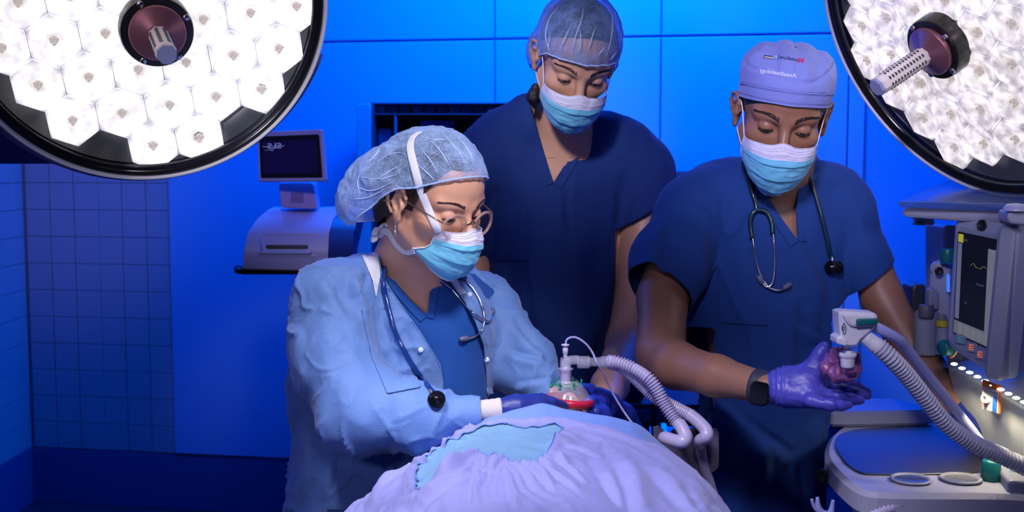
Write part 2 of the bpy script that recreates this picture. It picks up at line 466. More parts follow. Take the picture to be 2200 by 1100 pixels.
# ------------------------------------------------------------------ the room
def struct(name, VF, m, parent=None, smooth=False):
    o = obj(name, VF, m, parent, smooth)
    if parent is None: o['kind'] = 'structure'
    return o
M_wall = mat('wall_blue_lit', (.16, .44, .78), .45, var=.03, vscale=3)  # blue of the coloured lighting is put into the base colour too
M_tile = mat('wall_tile', (.34, .36, .44), .3, var=.05, vscale=6)
M_grout = mat('grout', (.20, .21, .27), .8)
M_base = mat('rubber_base', (.035, .09, .26), .5)
M_black = mat('black_plastic', (.012, .012, .014), .35)
M_dark = mat('dark_plastic', (.03, .032, .045), .4)
def Dw(px): return 1/(1/4.79 + (px-75)*7.3e-5/ (4.79*1.0))      # depth of the slanting back wall
def wallpt(px, z, off=0):
    d = Dw(px)-off; return np.array(((px-1100)/FPX*d, d, z))
def wallslab(x0, x1, z0, z1, off, th, bev=.002):
    a, b = wallpt(x0, 0, off), wallpt(x1, 0, off); c, d = wallpt(x0, 0, off-th), wallpt(x1, 0, off-th)
    q = [np.array((a[0], a[1], z1)), np.array((b[0], b[1], z1)), np.array((b[0], b[1], z0)), np.array((a[0], a[1], z0))]
    return hexa(q, th, bev, bev*1.2)
wb = struct('wall_back', wallslab(30, 1870, 0, 2.7, 0, .12, 0), M_grout)
# big panels with open joints
for (x0, x1) in ((362, 1062), (1065, 1415), (1418, 1816), (1819, 1853)):
    struct('wall_panel', wallslab(x0, x1, .236, 1.886, .012, .014, .003), M_wall, wb)
for (x0, x1) in ((30, 1062), (1065, 1415), (1418, 1853)):
    struct('wall_panel', wallslab(x0, x1, 1.894, 2.7, .012, .014, .003), M_wall, wb)
struct('wall_skirting', wallslab(40, 1853, 0, .23, .006, .01, .002), M_base, wb)
# tiles
for i in range(6):
    x0 = 56 + i*51.5; x1 = x0+51.5-1.6
    for j in range(15):
        z0 = .236 + j*.1105
        o = struct('tile', wallslab(x0, x1, z0, z0+.1085, .005+.0012*((i*7+j*3) % 3), .008, .0015), M_tile, wb)
c0 = wallpt(48, 0)
wl = struct('wall_left', box((c0[0]-.06, (c0[1]-1.0)/2, 1.35), (.12, c0[1]+1.1, 2.7), .001), M_grout)
for i in range(4):
    for j in range(15):
        z0 = .236+j*.1105
        struct('tile', box((c0[0]+.002, c0[1]-.06-.111*i, z0+.0545), (.008, .109, .1085), .0015), M_tile, wl)
struct('wall_skirting', box((c0[0]+.001, c0[1]-1.2, .115), (.01, 2.4, .23), .002), M_base, wl)
# side wall beyond the doctors, turning towards the viewer
c1 = wallpt(1853, 0); e1 = np.array((3.1, c1[1]-.95))
q = [np.array((c1[0], c1[1], 2.7)), np.array((e1[0], e1[1], 2.7)), np.array((e1[0], e1[1], 0)), np.array((c1[0], c1[1], 0))]
wr = struct('wall_right', hexa(q, .1, 0), mat('side_wall_shaded', (.12, .34, .62), .4, var=.04, vscale=2))  # darker wall colour: the weaker light here is painted in
struct('wall_side', box((3.15, (e1[1]-1)/2, 1.35), (.1, e1[1]+1, 2.7), .001), M_wall)
struct('wall_rear', box((.5, -1.05, 1.35), (5.3, .1, 2.7), .001), mat('rear_wall_paint', (.05, .06, .12), .8))
struct('floor', box((.5, 1.9, -.05), (6.2, 6.4, .1), .001), mat('floor_vinyl', (.035, .04, .07), .35, var=.15, vscale=4))
struct('ceiling', box((.5, 1.9, 2.75), (6.2, 6.4, .1), .001), mat('ceiling_paint', (.12, .13, .2), .8))
# ---- recessed storage cabinet behind the masked nurse
M_cab = mat('cabinet_laminate', (.05, .06, .10), .35); M_cabin = mat('cabinet_side', (.38, .40, .5), .4)
cb = thing('storage_cabinet', 'dark wall cabinet with a row of small bins behind the tall doctor', 'cabinet', wallpt(930, .9, .15))
def cabbox(x0, x1, y0, y1, off, th, m, name, bev=.003):
    d0, d1 = Dw(x0)-off, Dw(x1)-off
    q = [W(x0, y0, d0), W(x1, y0, d1), W(x1, y1, d1), W(x0, y1, d0)]
    return obj(name, hexa(q, th, bev, .004), m, cb, False)
cabbox(797, 1215, 220, 225, .30, .29, M_cab, 'top_panel'); cabbox(797, 804, 225, 720, .30, .29, M_cab, 'side_panel')
cabbox(1207, 1215, 225, 720, .30, .29, M_cab, 'side_panel'); cabbox(804, 1207, 225, 720, .02, .01, mat('cabinet_back', (.012, .02, .06), .5), 'back_panel', .001)
cabbox(797, 1215, 720, 728, .30, .29, M_cab, 'bottom_panel'); cabbox(804, 1207, 244, 247, .30, .26, M_cab, 'shelf'); cabbox(804, 1207, 322, 326, .30, .26, M_cab, 'shelf')
cabbox(804, 1207, 430, 434, .30, .26, M_cab, 'shelf'); cabbox(846, 852, 247, 720, .298, .012, mat('cabinet_mullion', (.12, .15, .26), .3), 'upright')
for i in range(13):
    x0 = 806+i*26.5
    cabbox(x0, x0+23, 226, 243.5, .28-.004*(i % 3), .10, mat('bin_plastic_%d' % (i % 3), [(.07, .09, .16), (.05, .06, .13), (.09, .07, .12)][i % 3], .35), 'bin', .004)
sd = obj('filler_panel', hexa([W(766, 224, 4.2), W(795, 222, 4.2), W(795, 985, 4.2), W(766, 990, 4.2)], .24, .003), M_cabin, None, False)
tag(sd, 'pale vertical filler panel beside the dark wall cabinet', 'panel')
# stored boxes inside the cabinet
for i, (x0, x1, y0, y1, c) in enumerate(((812, 842, 276, 321, (.10, .09, .22)), (860, 898, 292, 321, (.16, .17, .34)), (903, 975, 258, 321, (.05, .09, .30)))):
    d = Dw(900)-.24
    o = obj('supply_box', hexa([W(x0, y0, d), W(x1, y0, d), W(x1, y1, d), W(x0, y1, d)], .12, .004), mat('supply_box_%d' % i, c, .5), None, False)
    tag(o, ('narrow violet supply box on the upper cabinet shelf', 'low lavender supply box on the upper cabinet shelf', 'wide blue supply box on the upper cabinet shelf')[i], 'box')
# grey counter shelf behind, between the two doctors
ct = obj('wall_counter', hexa([W(1400, 366, 3.9), W(1640, 366, 3.9), W(1640, 394, 3.9), W(1400, 394, 3.9)], .36, .006), mat('counter_edge', (.13, .15, .24), .4), None, False)
tag(ct, 'grey wall hung counter between the two standing doctors', 'counter')
# dark equipment rack below it, seen in the gap
rk = thing('equipment_rack', 'dark open equipment rack behind the breathing tubes', 'rack', W(1400, 1000, 3.3)*np.array((1, 1, 0)))
M_rk = mat('rack_metal', (.02, .025, .06), .35, .3)
for x in (1318, 1402, 1510, 1600): obj('upright', hexa([W(x, 690, 3.3), W(x+10, 690, 3.3), W(x+10, 1420, 3.3), W(x, 1420, 3.3)], .03, .002), M_rk, rk, False)
for y in (868, 905, 1010, 1120): obj('shelf', hexa([W(1318, y, 3.3), W(1610, y, 3.3), W(1610, y+12, 3.3), W(1318, y+12, 3.3)], .45, .003), M_rk, rk, False)
for x, y, w, h in ((1340, 820, 46, 42), (1335, 925, 30, 80), (1372, 905, 24, 105), (1352, 770, 40, 36)):
    obj('storage_bin', hexa([W(x, y, 3.32), W(x+w, y, 3.32), W(x+w-3, y+h, 3.32), W(x+3, y+h, 3.32)], .2, .006), M_dark, rk, False)
M_slit = mat('blue_slit_glow', (0, .05, .3), .4, emit=(.0, .26, 1.0), es=1.0)  # emissive blue for the slits in the rack
for (a, b, c, d) in (((1414, 806), (1431, 812), (1431, 823), (1414, 820)), ((1421, 911), (1432, 911), (1434, 930), (1424, 932))):
    obj('blue_slit', hexa([W(*a, 3.28), W(*b, 3.28), W(*c, 3.28), W(*d, 3.28)], .012, .001, .002), M_slit, rk, False)
# ------------------------------------------------------------------ surgical lamps
def emis_cell(name, strength, warm, nz):
    m = bpy.data.materials.new(name); m.use_nodes = True; nt = m.node_tree; N = nt.nodes.new; L = nt.links.new
    b = nt.nodes['Principled BSDF']; b.inputs['Base Color'].default_value = (.6, .6, .62, 1); b.inputs['Roughness'].default_value = .25
    tc = N('ShaderNodeTexCoord'); ln = N('ShaderNodeVectorMath'); ln.operation = 'LENGTH'; L(tc.outputs['Object'], ln.inputs[0])
    n = N('ShaderNodeTexNoise'); n.inputs['Scale'].default_value = 26; n.inputs['Detail'].default_value = 2
    gi = N('ShaderNodeNewGeometry'); ad = N('ShaderNodeVectorMath'); ad.operation = 'ADD'
    L(tc.outputs['Object'], ad.inputs[0]); L(gi.outputs['Position'], ad.inputs[1]); L(ad.outputs[0], n.inputs['Vector'])
    r = N('ShaderNodeValToRGB'); e = r.color_ramp.elements
    e[0].position = 0; e[0].color = (.9, .82, .78, 1); e[1].position = 1; e[1].color = (.62, .62, .68, 1)
    for p, c in ((.14, (1.0, .92, .88, 1)), (.24, (1.5, 1.42, 1.4, 1)), (.34, (2.2, 2.1, 2.1, 1)), (.80, (2.4, 2.3, 2.4, 1)), (.93, (1.15, 1.1, 1.2, 1))):
        q = e.new(p); q.color = c
    mr = N('ShaderNodeMath'); mr.operation = 'MULTIPLY'; mr.inputs[1].default_value = 1/.0455
    L(ln.outputs['Value'], mr.inputs[0]); L(mr.outputs[0], r.inputs[0])
    ms = N('ShaderNodeMapRange'); ms.inputs['From Min'].default_value = .35; ms.inputs['From Max'].default_value = .65
    ms.inputs['To Min'].default_value = 1-nz; ms.inputs['To Max'].default_value = 1+nz*.4; L(n.outputs['Fac'], ms.inputs['Value'])
    mu = N('ShaderNodeMath'); mu.operation = 'MULTIPLY'; mu.inputs[1].default_value = strength; L(ms.outputs[0], mu.inputs[0])
    tint = N('ShaderNodeMix'); tint.data_type = 'RGBA'; tint.blend_type = 'MULTIPLY'; tint.inputs[0].default_value = 1
    tint.inputs[7].default_value = warm; L(r.outputs[0], tint.inputs[6])
    L(tint.outputs[2], b.inputs['Emission Color']); L(mu.outputs[0], b.inputs['Emission Strength'])
    return m
M_rim = mat('lamp_rim_white', (.75, .75, .8), .35); M_gask = mat('lamp_gasket', (.008, .008, .009), .18)
M_back = mat('lamp_backing', (.035, .04, .045), .3, bump=(6, .3, 'noise'))
M_hub = mat('hub_black', (.01, .01, .01), .25); M_brown = mat('hub_cover_brushed', (.42, .17, .20), .36, .6)
M_handle = mat('handle_white', (.85, .76, .72), .4); M_hcap = mat('handle_cap_grey', (.30, .34, .52), .4)
M_screw = mat('screw_steel', (.5, .5, .55), .25, 1); M_arm = mat('lamp_arm_enamel', (.10, .10, .22), .35)
def glasspane(name, a=.06, col=(1, 1, 1, 1), rough=.05):
    if name in MATS: return MATS[name]
    m = bpy.data.materials.new(name); m.use_nodes = True; nt = m.node_tree; nt.nodes.clear(); N = nt.nodes.new; L = nt.links.new
    MATS[name] = m
    o = N('ShaderNodeOutputMaterial'); t = N('ShaderNodeBsdfTransparent'); t.inputs[0].default_value = col
    g = N('ShaderNodeBsdfGlossy'); g.inputs['Roughness'].default_value = rough; mx = N('ShaderNodeMixShader')
    fr = N('ShaderNodeLayerWeight'); fr.inputs[0].default_value = .12; mm = N('ShaderNodeMath'); mm.operation = 'MULTIPLY_ADD'; mm.inputs[1].default_value = .8; mm.inputs[2].default_value = a
    mm.use_clamp = True; L(fr.outputs['Facing'], mm.inputs[0]); L(mm.outputs[0], mx.inputs[0]); L(t.outputs[0], mx.inputs[1]); L(g.outputs[0], mx.inputs[2]); L(mx.outputs[0], o.inputs[0])
    return m
def hexcell():
    """faceted hexagonal lens body; local z towards the viewer"""
    rings = [(.0448, 0, 6), (.0440, .008, 6), (.036, .0105, 6), (.026, .0095, 6), (.014, .004, 6), (.008, -.004, 6)]
    V = []; F = []
    for r, z, n in rings:
        for k in range(6):
            a = math.radians(60*k+30); V.append((r*math.cos(a), r*math.sin(a), z))
    for i in range(len(rings)-1):
        for k in range(6):
            l = (k+1) % 6; F.append([i*6+k, i*6+l, (i+1)*6+l, (i+1)*6+k])
    F.append([30+k for k in range(6)])
    return np.array(V), F
def led_mesh():
    p = []
    for k in range(3):
        a = math.radians(120*k+20); p.append(sphere((.0055*math.cos(a), .0055*math.sin(a), .004), (.0032, .0032, .003), nu=10, nv=6))
    p.append(xf(lathe([(.0072, 0), (.0072, .002), (.006, .003)], 14, True), np.eye(3), (0, 0, -.001)))
    return join(*p)
def lamp(label, C, n, rot, cellmat, ledmat, radius, spin, skip, hubr=.058, handle_tilt=(0, 0), lens_off=(0, 0), cells_r=.238, thick=.05):
    C = np.array(C, float); B = basis(n); cr, sr = math.cos(rot), math.sin(rot)
    B = B @ np.array(((cr, -sr, 0), (sr, cr, 0), (0, 0, 1)))
    t = thing('surgical_lamp', label, 'surgical lamp', C)
    P = lambda VF: xf(VF, B, C)
    R = radius; k = R/.30
    obj('housing', P(lathe([(R*.99, .0), (R, -.012), (R*.97, -.035), (R*.8, -.062), (R*.3, -.085), (.001, -.088)], 96)), mat('lamp_housing', (.16, .16, .22), .35), t, auto=50)
    obj('rim', P(lathe([(R*.972, .0), (R*.978, .008), (R*.99, .011), (R*1.0, .006), (R*1.003, -.006), (R*.99, -.014), (R*.972, -.012)], 128)), M_rim, t)
    obj('gasket', P(lathe([(R*.915, -.002), (R*.918, .004), (R*.928, .0065), (R*.938, .0035), (R*.946, .0045), (R*.955, .009), (R*.968, .0085), (R*.974, .003), (R*.974, -.01), (R*.915, -.01)], 128)), M_gask, t)
    obj('backing_plate', P(lathe([(.0005, -.02), (R*.6, -.02), (R*.92, -.016), (R*.92, -.012)], 96)), M_back, t)
    hc, hf = hexcell(); sp = .0785*k; cnt = 0
    me0 = None; led0 = None
    hx, hy = lens_off
    for i in range(-5, 6):
        for j in range(-5, 6):
            x = hx+sp*(i*math.cos(spin)+j*math.cos(spin+math.pi/3)); y = hy+sp*(i*math.sin(spin)+j*math.sin(spin+math.pi/3))
            if (i, j) == (0, 0) or math.hypot(x-hx, y-hy) > cells_r*k+.001 and math.hypot(x, y) > cells_r*k*1.06 or math.hypot(x, y) > R*.885-.01: continue
            if (i, j) in skip: continue
            random.seed(i*17+j); tz = random.uniform(-.002, .003)
            cpos = C + B @ np.array((x, y, -.012+tz))
            if me0 is None:
                a = spin; Rm = np.array(((math.cos(a), -math.sin(a), 0), (math.sin(a), math.cos(a), 0), (0, 0, 1)))
                o = obj('reflector', xf((hc*k, hf), B @ Rm, cpos), cellmat, t, False, org=cpos); me0 = o
                l = led_mesh(); d = obj('led_cluster', xf((np.asarray(l[0])*k, l[1]), B @ Rm, cpos), ledmat, o, True, org=cpos); led0 = d
            else:
                o = me0.copy(); sc.collection.objects.link(o); o.parent = t; o.location = tuple(cpos-C); ORG[o.name] = cpos
                d = led0.copy(); sc.collection.objects.link(d); d.parent = o; d.location = (0, 0, 0)
            cnt += 1
    # hub and handle
    HC = C + B @ np.array((hx, hy, 0)); PH = lambda VF: xf(VF, B, HC)
    obj('cover_glass', P(lathe([(R*.925, .0035), (hubr*1.02, .0045)], 96)), glasspane('lamp_cover_glass', .02), t)
    obj('hub', PH(lathe([(hubr*.96, -.018), (hubr, -.016), (hubr, .022), (hubr*.97, .026), (hubr*.78, .0262), (.001, .0262)], 72)), M_hub, t, auto=40)
    obj('hub_cover', PH(lathe([(hubr*.775, .026), (hubr*.77, .033), (hubr*.74, .035), (hubr*.32, .0445), (hubr*.28, .047), (.001, .047)], 72)), M_brown, t, auto=40)
    for a in (20, 110, 235, 300):
        a = math.radians(a)+spin
        obj('screw', PH(xf(lathe([(.0055, 0), (.0055, .003), (.0045, .004), (.001, .004)], 16), np.eye(3), (hubr*.88*math.cos(a), hubr*.88*math.sin(a), .0262))), M_screw, t)
    # handle: eight sided grip with rows of slots
    hd = []
    oct_ = lambda r: [(r*math.cos(math.radians(45*q+22.5)), r*math.sin(math.radians(45*q+22.5))) for q in range(8)]
    L_ = .105
    hv = prism(oct_(.0165), .044, .044+L_, .0025); h = obj('handle', PH(hv), M_handle, t, False)
    sl = []
    for q in (0, 1, 2, 3, 4, 5, 6, 7):
        a = math.radians(45*q)
        for s in range(12):
            for side in (-1, 1):
                c = np.array((.0152*math.cos(a)-side*.0052*math.sin(a), .0152*math.sin(a)+side*.0052*math.cos(a), .058+s*.0068))
                Mx = np.array(((math.cos(a), -math.sin(a), 0), (math.sin(a), math.cos(a), 0), (0, 0, 1)))
                sl.append(xf(prism(((-.0006, -.0018), (.0006, -.0018), (.0006, .0018), (-.0006, .0018)), -.0016, .0016), Mx, c))
    so = obj('grip_slots', PH(join(*sl)), M_dark, h, False); so['kind'] = 'stuff'
    obj('handle_cap', PH(prism(oct_(.0158), .044+L_, .0505+L_, .0015)), M_hcap, h, False)
    # yoke arm to the ceiling
    return t, C, B
def dirn(px, py, ix, iy, tilt):
    """normal leaning by tilt from the sight line through (px,py) towards image direction (ix right, iy down)"""
    v = -unit(W(px, py, 1.0)-CAM0); r = unit(np.cross((0, 0, 1.0), v)); u = np.cross(v, r)
    t = math.radians(tilt); m = math.hypot(ix, iy)
    return unit(v*math.cos(t) + math.sin(t)*(r*ix/m - u*iy/m))
EM1 = emis_cell('lit_reflector', .52, (1, .985, 1, 1), .34); EM2 = emis_cell('lit_reflector_soft', .42, (1, .95, .92, 1), .48)
LED1 = mat('led_beads', (.4, .36, .33), .3, emit=(.62, .55, .52), es=.6)
def lamp_at(px, py, d, hubpx, label, tiltdir, tilt, R, spin, em, skip=(), **kw):
    C = W(px, py, d); n = dirn(px, py, *tiltdir, tilt); B = basis(n)
    # hub offset in the lamp's own plane so that it shows at hubpx
    dr = unit(W(*hubpx, 1.0)-CAM0); s = np.dot(C-CAM0, n)/np.dot(dr, n); H = CAM0+dr*s
    off = (H-C) @ B
    return lamp(label, C, n, 0, em, LED1, R, spin, skip, lens_off=(off[0], off[1]), **kw)
L1 = lamp_at(309, 12, 1.89, (334, 60), 'big round surgical lamp with bright cells hanging over the label printer', (.36, .93), 15, .298, math.radians(11), EM1)
L2 = lamp_at(2046, 98, 1.98, (2026, 92), 'surgical lamp seen at a slant above the patient monitor', (-.82, .57), 53, .295, math.radians(5), EM2, cells_r=.30, hubr=.056)
# ceiling arms
def arm(name, t, C, B, pts, r, m):
    obj(name, tube(spl(pts, 10), r, 16), m, t)
t, C, B = L1
yk = [C+B@np.array((math.cos(a)*.309, math.sin(a)*.309, -.045)) for a in np.linspace(math.radians(150), math.radians(345), 40)]
obj('yoke', tube(yk, .009, 12, flat=1.5), M_arm, t)
obj('ceiling_arm', tube(spl([C+B@np.array((-.309*.96, .309*.26, -.045)), C+np.array((-.34, .15, .25)), C+np.array((-.3, .4, .7)), np.array((C[0]-.2, C[1]+.5, 2.72))], 10), .024, 16), M_arm, t)
obj('spring_arm', hexa([W(-260, 250, 2.35), W(60, 268, 2.3), W(190, 352, 2.25), W(-260, 352, 2.35)], .07, .01, .03), M_arm, t)
t, C, B = L2
obj('ceiling_arm', tube(spl([C+B@np.array((0, 0, -.085)), C+np.array((.12, .25, .25)), C+np.array((.2, .4, .6)), np.array((C[0]+.2, C[1]+.45, 2.72))], 10), .03, 16), M_arm, t)
# ------------------------------------------------------------------ people: heads, masks, caps
class Head:
    def __init__(s, C, yaw, pitch, roll, sc_=1.0, wide=1.0):
        y, p, r = map(math.radians, (yaw, pitch, roll))
        F = np.array((math.sin(y)*math.cos(p), -math.cos(y)*math.cos(p), -math.sin(p)))
        U = np.array((math.sin(y)*math.sin(p), -math.cos(y)*math.sin(p), math.cos(p)))
        R = np.cross(F, U)
        R2 = R*math.cos(r)+U*math.sin(r); U2 = -R*math.sin(r)+U*math.cos(r)
        s.M = np.stack([R2, F, U2], 1); s.C = np.array(C, float); s.s = sc_; s.w = wide
    def p(s, x, y, z): return s.C + s.M @ (np.array((x*s.w, y, z))*s.s)
    def P(s, A): return s.C + (np.asarray(A)*s.s*np.array((s.w, 1, 1))) @ s.M.T
    def loc(s, Pw): return ((np.asarray(Pw)-s.C) @ s.M)/s.s/np.array((s.w, 1, 1))
    def el(s, c, r, k=.01, mode='add', rot=None, cut=None):
        r = np.array(r)*s.s; r[0] *= 1 if abs(c[0]) > .01 else s.w
        M = s.M if rot is None else s.M @ rot
        return P_el(s.p(*c), r, M, k*s.s, mode, cut)
    def rc(s, a, ra, b, rb, k=.01, mode='add'):
        return P_rc(s.p(*a), ra*s.s, s.p(*b), rb*s.s, k*s.s, 1.0, mode)
def rotx(a): a = math.radians(a); return np.array(((1, 0, 0), (0, math.cos(a), -math.sin(a)), (0, math.sin(a), math.cos(a))))
def rotz(a): a = math.radians(a); return np.array(((math.cos(a), -math.sin(a), 0), (math.sin(a), math.cos(a), 0), (0, 0, 1)))
def roty(a): a = math.radians(a); return np.array(((math.cos(a), 0, math.sin(a)), (0, 1, 0), (-math.sin(a), 0, math.cos(a))))
def head_prims(h, lidopen=.35, jaw=1.0, nose=1.0):
    """x to the person's right, y out of the face, z up; origin between the ears at eye level"""
    q = []
    q += [h.el((0, -.012, .032), (.0755, .096, .086), .01), h.el((0, .020, .036), (.066, .068, .058), .02),
          h.el((0, .028, -.032), (.060, .060, .064), .02), h.el((0, .026, -.072), (.052*jaw, .054, .038), .015)]
    for s in (-1, 1):
        q += [h.rc((s*.056*jaw, -.004, -.05), .016, (s*.02, .068, -.1), .014, .02), h.el((s*.042, .054, -.024), (.022, .022, .018), .02)]
    q += [h.el((0, .074, -.100), (.020, .016, .015), .015)]
    for s in (-1, 1):
        q += [h.rc((s*.012, .082, .016), .010, (s*.046, .064, .019), .011, .012)]
    for s in (-1, 1):
        q += [h.el((s*.031, .094, -.001), (.0185, .017, .0115), .010, 'sub'), h.el((s*.015, .098, -.006), (.007, .012, .012), .008, 'sub')]
    q += [h.rc((0, .083, .008), .0078, (0, .108*nose, -.036), .0095, .010), h.el((0, .108*nose, -.040), (.0105, .0105, .009), .008)]
    for s in (-1, 1): q += [h.el((s*.012, .099, -.043), (.0075, .010, .007), .006)]
    q += [h.el((0, .088, -.066), (.024, .010, .007), .006), h.el((0, .086, -.076), (.021, .010, .007), .006)]
    # lids: thin shells around the eyeball with the slit low, looking down
    for s in (-1, 1):
        c = (s*.0315, .0705, -.0015)
        q += [h.el(c, (.0152, .0152, .0150), .0022, cut=(unit((0, .15, -1)), (.0055-.004*lidopen)*h.s)),
              h.el(c, (.0148, .0143, .0146), .0025, cut=(unit((0, .05, 1)), -.0082*h.s))]
    for s in (-1, 1): q += ear_prims(h, s)
    return q
def ear_prims(h, s):
    q = [h.el((s*.0775, -.006, -.008), (.0065, .0165, .029), .006, rot=rotz(-s*22) @ rotx(12)),
         h.el((s*.0890, .001, -.010), (.0075, .0085, .012), .004, 'sub', rot=rotz(-s*20)), h.el((s*.0900, -.005, .008), (.0050, .007, .011), .004, 'sub', rot=rotz(-s*20) @ rotx(15))]
    pts = [(.0755, .010, -.004), (.079, .012, .010), (.083, .006, .021), (.0865, -.006, .024), (.0905, -.018, .018), (.0915, -.022, .004), (.0885, -.019, -.010), (.0835, -.012, -.024)]
    for a, b in zip(pts[:-1], pts[1:]): q.append(h.rc((s*a[0], a[1], a[2]), .0032, (s*b[0], b[1], b[2]), .0032, .003))
    pts = [(.083, .004, .012), (.087, -.006, .008), (.087, -.011, -.004), (.084, -.006, -.016)]
    for a, b in zip(pts[:-1], pts[1:]): q.append(h.rc((s*a[0], a[1], a[2]), .0024, (s*b[0], b[1], b[2]), .0024, .004))
    q += [h.el((s*.0795, .0015, -.031), (.0045, .0085, .009), .005), h.el((s*.080, .009, -.008), (.004, .004, .006), .004)]
    return q
def skinmat(name, a, b, rough=.42, sss=.12):
    if name in MATS: return MATS[name]
    m = mat(name, a, rough, sss=sss, bump=(420, .12, 'noise'))
    nt = m.node_tree; N = nt.nodes.new; L = nt.links.new; bs = nt.nodes['Principled BSDF']
    tc = N('ShaderNodeTexCoord'); n = N('ShaderNodeTexNoise'); n.inputs['Scale'].default_value = 22; n.inputs['Detail'].default_value = 5
    L(tc.outputs['Object'], n.inputs['Vector']); mx = N('ShaderNodeMix'); mx.data_type = 'RGBA'
    mx.inputs[6].default_value = tuple(a)+(1,)*(4-len(a)); mx.inputs[7].default_value = tuple(b)+(1,)*(4-len(b))
    L(n.outputs['Fac'], mx.inputs[0]); L(mx.outputs[2], bs.inputs['Base Color'])
    return m
M_eye = mat('eye_white', (.55, .50, .48), .15); M_iris = mat('iris_dark', (.03, .015, .01), .1); M_lash = mat('lash_hair', (.006, .004, .004), .6)
def eyes(h, par, bv, lash=.0011, brow=(.0042, 0), browmat=None, looktree=True):
    for s in (-1, 1):
        c = np.array((s*.0315, .0705, -.0015))
        e = obj('eye', xf(sphere((0, 0, 0), .0132*h.s, nu=24, nv=16), h.M, h.p(*c)), M_eye, par)
        d = unit((0, .80, -.60)); ir = xf(lathe([(.0001, .0134), (.003, .01325), (.0058, .0123), (.0061, .0117)], 20), basis(d), (0, 0, 0))
        obj('iris', xf((np.asarray(ir[0])*h.s, ir[1]), h.M, h.p(*c)), M_iris, e)
        # lash line along the upper lid's edge, a fan of short hairs
        R_ = .0154; zz = -.0053; P = []; hs = []
        for a in np.linspace(math.radians(22), math.radians(158), 27):
            r_ = math.sqrt(R_**2-zz**2); q = c+np.array((r_*math.cos(a), r_*math.sin(a)*.99, zz+.0014*abs(math.cos(a))**2))
            P.append(h.p(*q)); dd = np.array((math.cos(a)*.55, math.sin(a)*.8, -.42))
            hs.append(tube([h.p(*q), h.p(*(q+dd*.0030)), h.p(*(q+dd*.0052+np.array((0, 0, .0008))))], [.0003, .0002, .00008], 4))
        obj('eyelashes', join(tube(P, lash*.62*h.s, 6), *hs), M_lash, par)
        # eyebrow: many short hairs lying on the brow
        hb = []; random.seed(3+s)
        for i in range(230):
            t = random.random(); x = s*(.0125+.043*t); z = .0165+.0085*math.sin(min(1, t*1.25)*math.pi*.62)+random.uniform(-1, 1)*brow[0]*(1-.75*t)+brow[1]
            d = h.M @ np.array((0, -1.0, 0)); o_ = h.p(x, .16, z); r = bv.ray_cast(Vector(o_), Vector(d))
            if r[0] is None: continue
            q = np.array(r[0]); nn = np.array(r[1]); nn = nn*np.sign(np.dot(nn, -d))
            tdir = h.M @ unit(np.array((s*(.55+.5*t), -.35*t, .75-1.15*t)))
            L_ = .0052; tdir = unit(tdir - nn*np.dot(tdir, nn)*.9)
            hb.append(tube([q-nn*.0004, q+nn*.0006+tdir*L_*.5, q+nn*.0003+tdir*L_], [.00034, .0003, .0001], 4))
        if hb: obj('eyebrow', join(*hb), browmat or M_lash, par)
def cloth_grain(name, col, scale=900, strength=.25, rough=.75, trans=0, sheen=.2, kind='voro', var=.04):
    return mat(name, col, rough, bump=(scale, strength, kind), sheen=sheen, var=var, vscale=9)
M_mask = cloth_grain('mask_blue', (.16, .56, .80), 1100, .35); M_maskw = cloth_grain('mask_white', (.66, .66, .86), 1100, .3)
M_bind = cloth_grain('binding_white', (.68, .70, .84), 900, .3); M_stitch = mat('mask_stitch', (.12, .13, .35), .7)
def mask_surface(h, wtop=.068, wmid=.067, wbot=.045, ztop=-.016, zbot=-.122, off=0, pleat=.0035, nu=61, nv=66, tuck=0, seed=0, puff=0, wv=None, yv=None):
    """u across, v down"""
    V = np.zeros((nv, nu, 3)); us = np.linspace(-1, 1, nu); vs = np.linspace(0, 1, nv)
    for j, v in enumerate(vs):
        zc = ztop+(zbot-ztop)*v
        w = np.interp(v, [0, .25, .6, .85, 1], [wtop, wmid*1.0, wmid*.93, wmid*.80, wbot])
        if wv: w = np.interp(v, *wv)
        yc = np.interp(v, [0, .12, .3, .5, .7, .88, 1], [.110, .1215, .1265, .1235, .117, .105, .086])+puff*math.sin(math.pi*v)
        ye = np.interp(v, [0, .3, .7, 1], [.050, .040, .032, .030])
        if yv: ye = np.interp(v, *yv)
        ph = (v*3.6) % 1.0; st = pleat*(ph-.5)*(1 if .16 < v < .97 else 0)*1.0
        for i, u in enumerate(us):
            a = u*math.pi/2*.94; x = w*math.sin(a)/math.sin(math.pi/2*.94)
            prof = max(0, math.cos(a))**.80
            nose = math.exp(-(u/.16)**2)*math.exp(-(v/.16)**2)
            y = ye+(yc-ye)*prof
            z = zc + (.0075*nose if v < .3 else 0) - .010*abs(u)**2*(1-v) + .030*abs(u)**1.7*v**1.6 - .003*math.cos(a)
            y += st*(.4+.6*math.cos(a)) + off
            V[j, i] = (x, y, z)
    Vf = V.reshape(-1, 3).copy()
    n1 = noise(Vf, 38, seed*3.1); n2 = noise(Vf*np.array((1, 1, 2.2)), 75, 9+seed)
    edge = np.clip((1-np.abs(np.tile(us, nv)))*5, .25, 1)
    Vf[:, 1] += (.0030*(np.abs(n1)-.25)+.0012*n2)*edge
    Vf[:, 2] += .0012*n1
    F = []; mt = []
    for j in range(nv-1):
        for i in range(nu-1):
            F.append([j*nu+i, j*nu+i+1, (j+1)*nu+i+1, (j+1)*nu+i]); mt.append(1 if vs[j] < .17 else 0)
    return Vf, F, mt, (nu, nv)
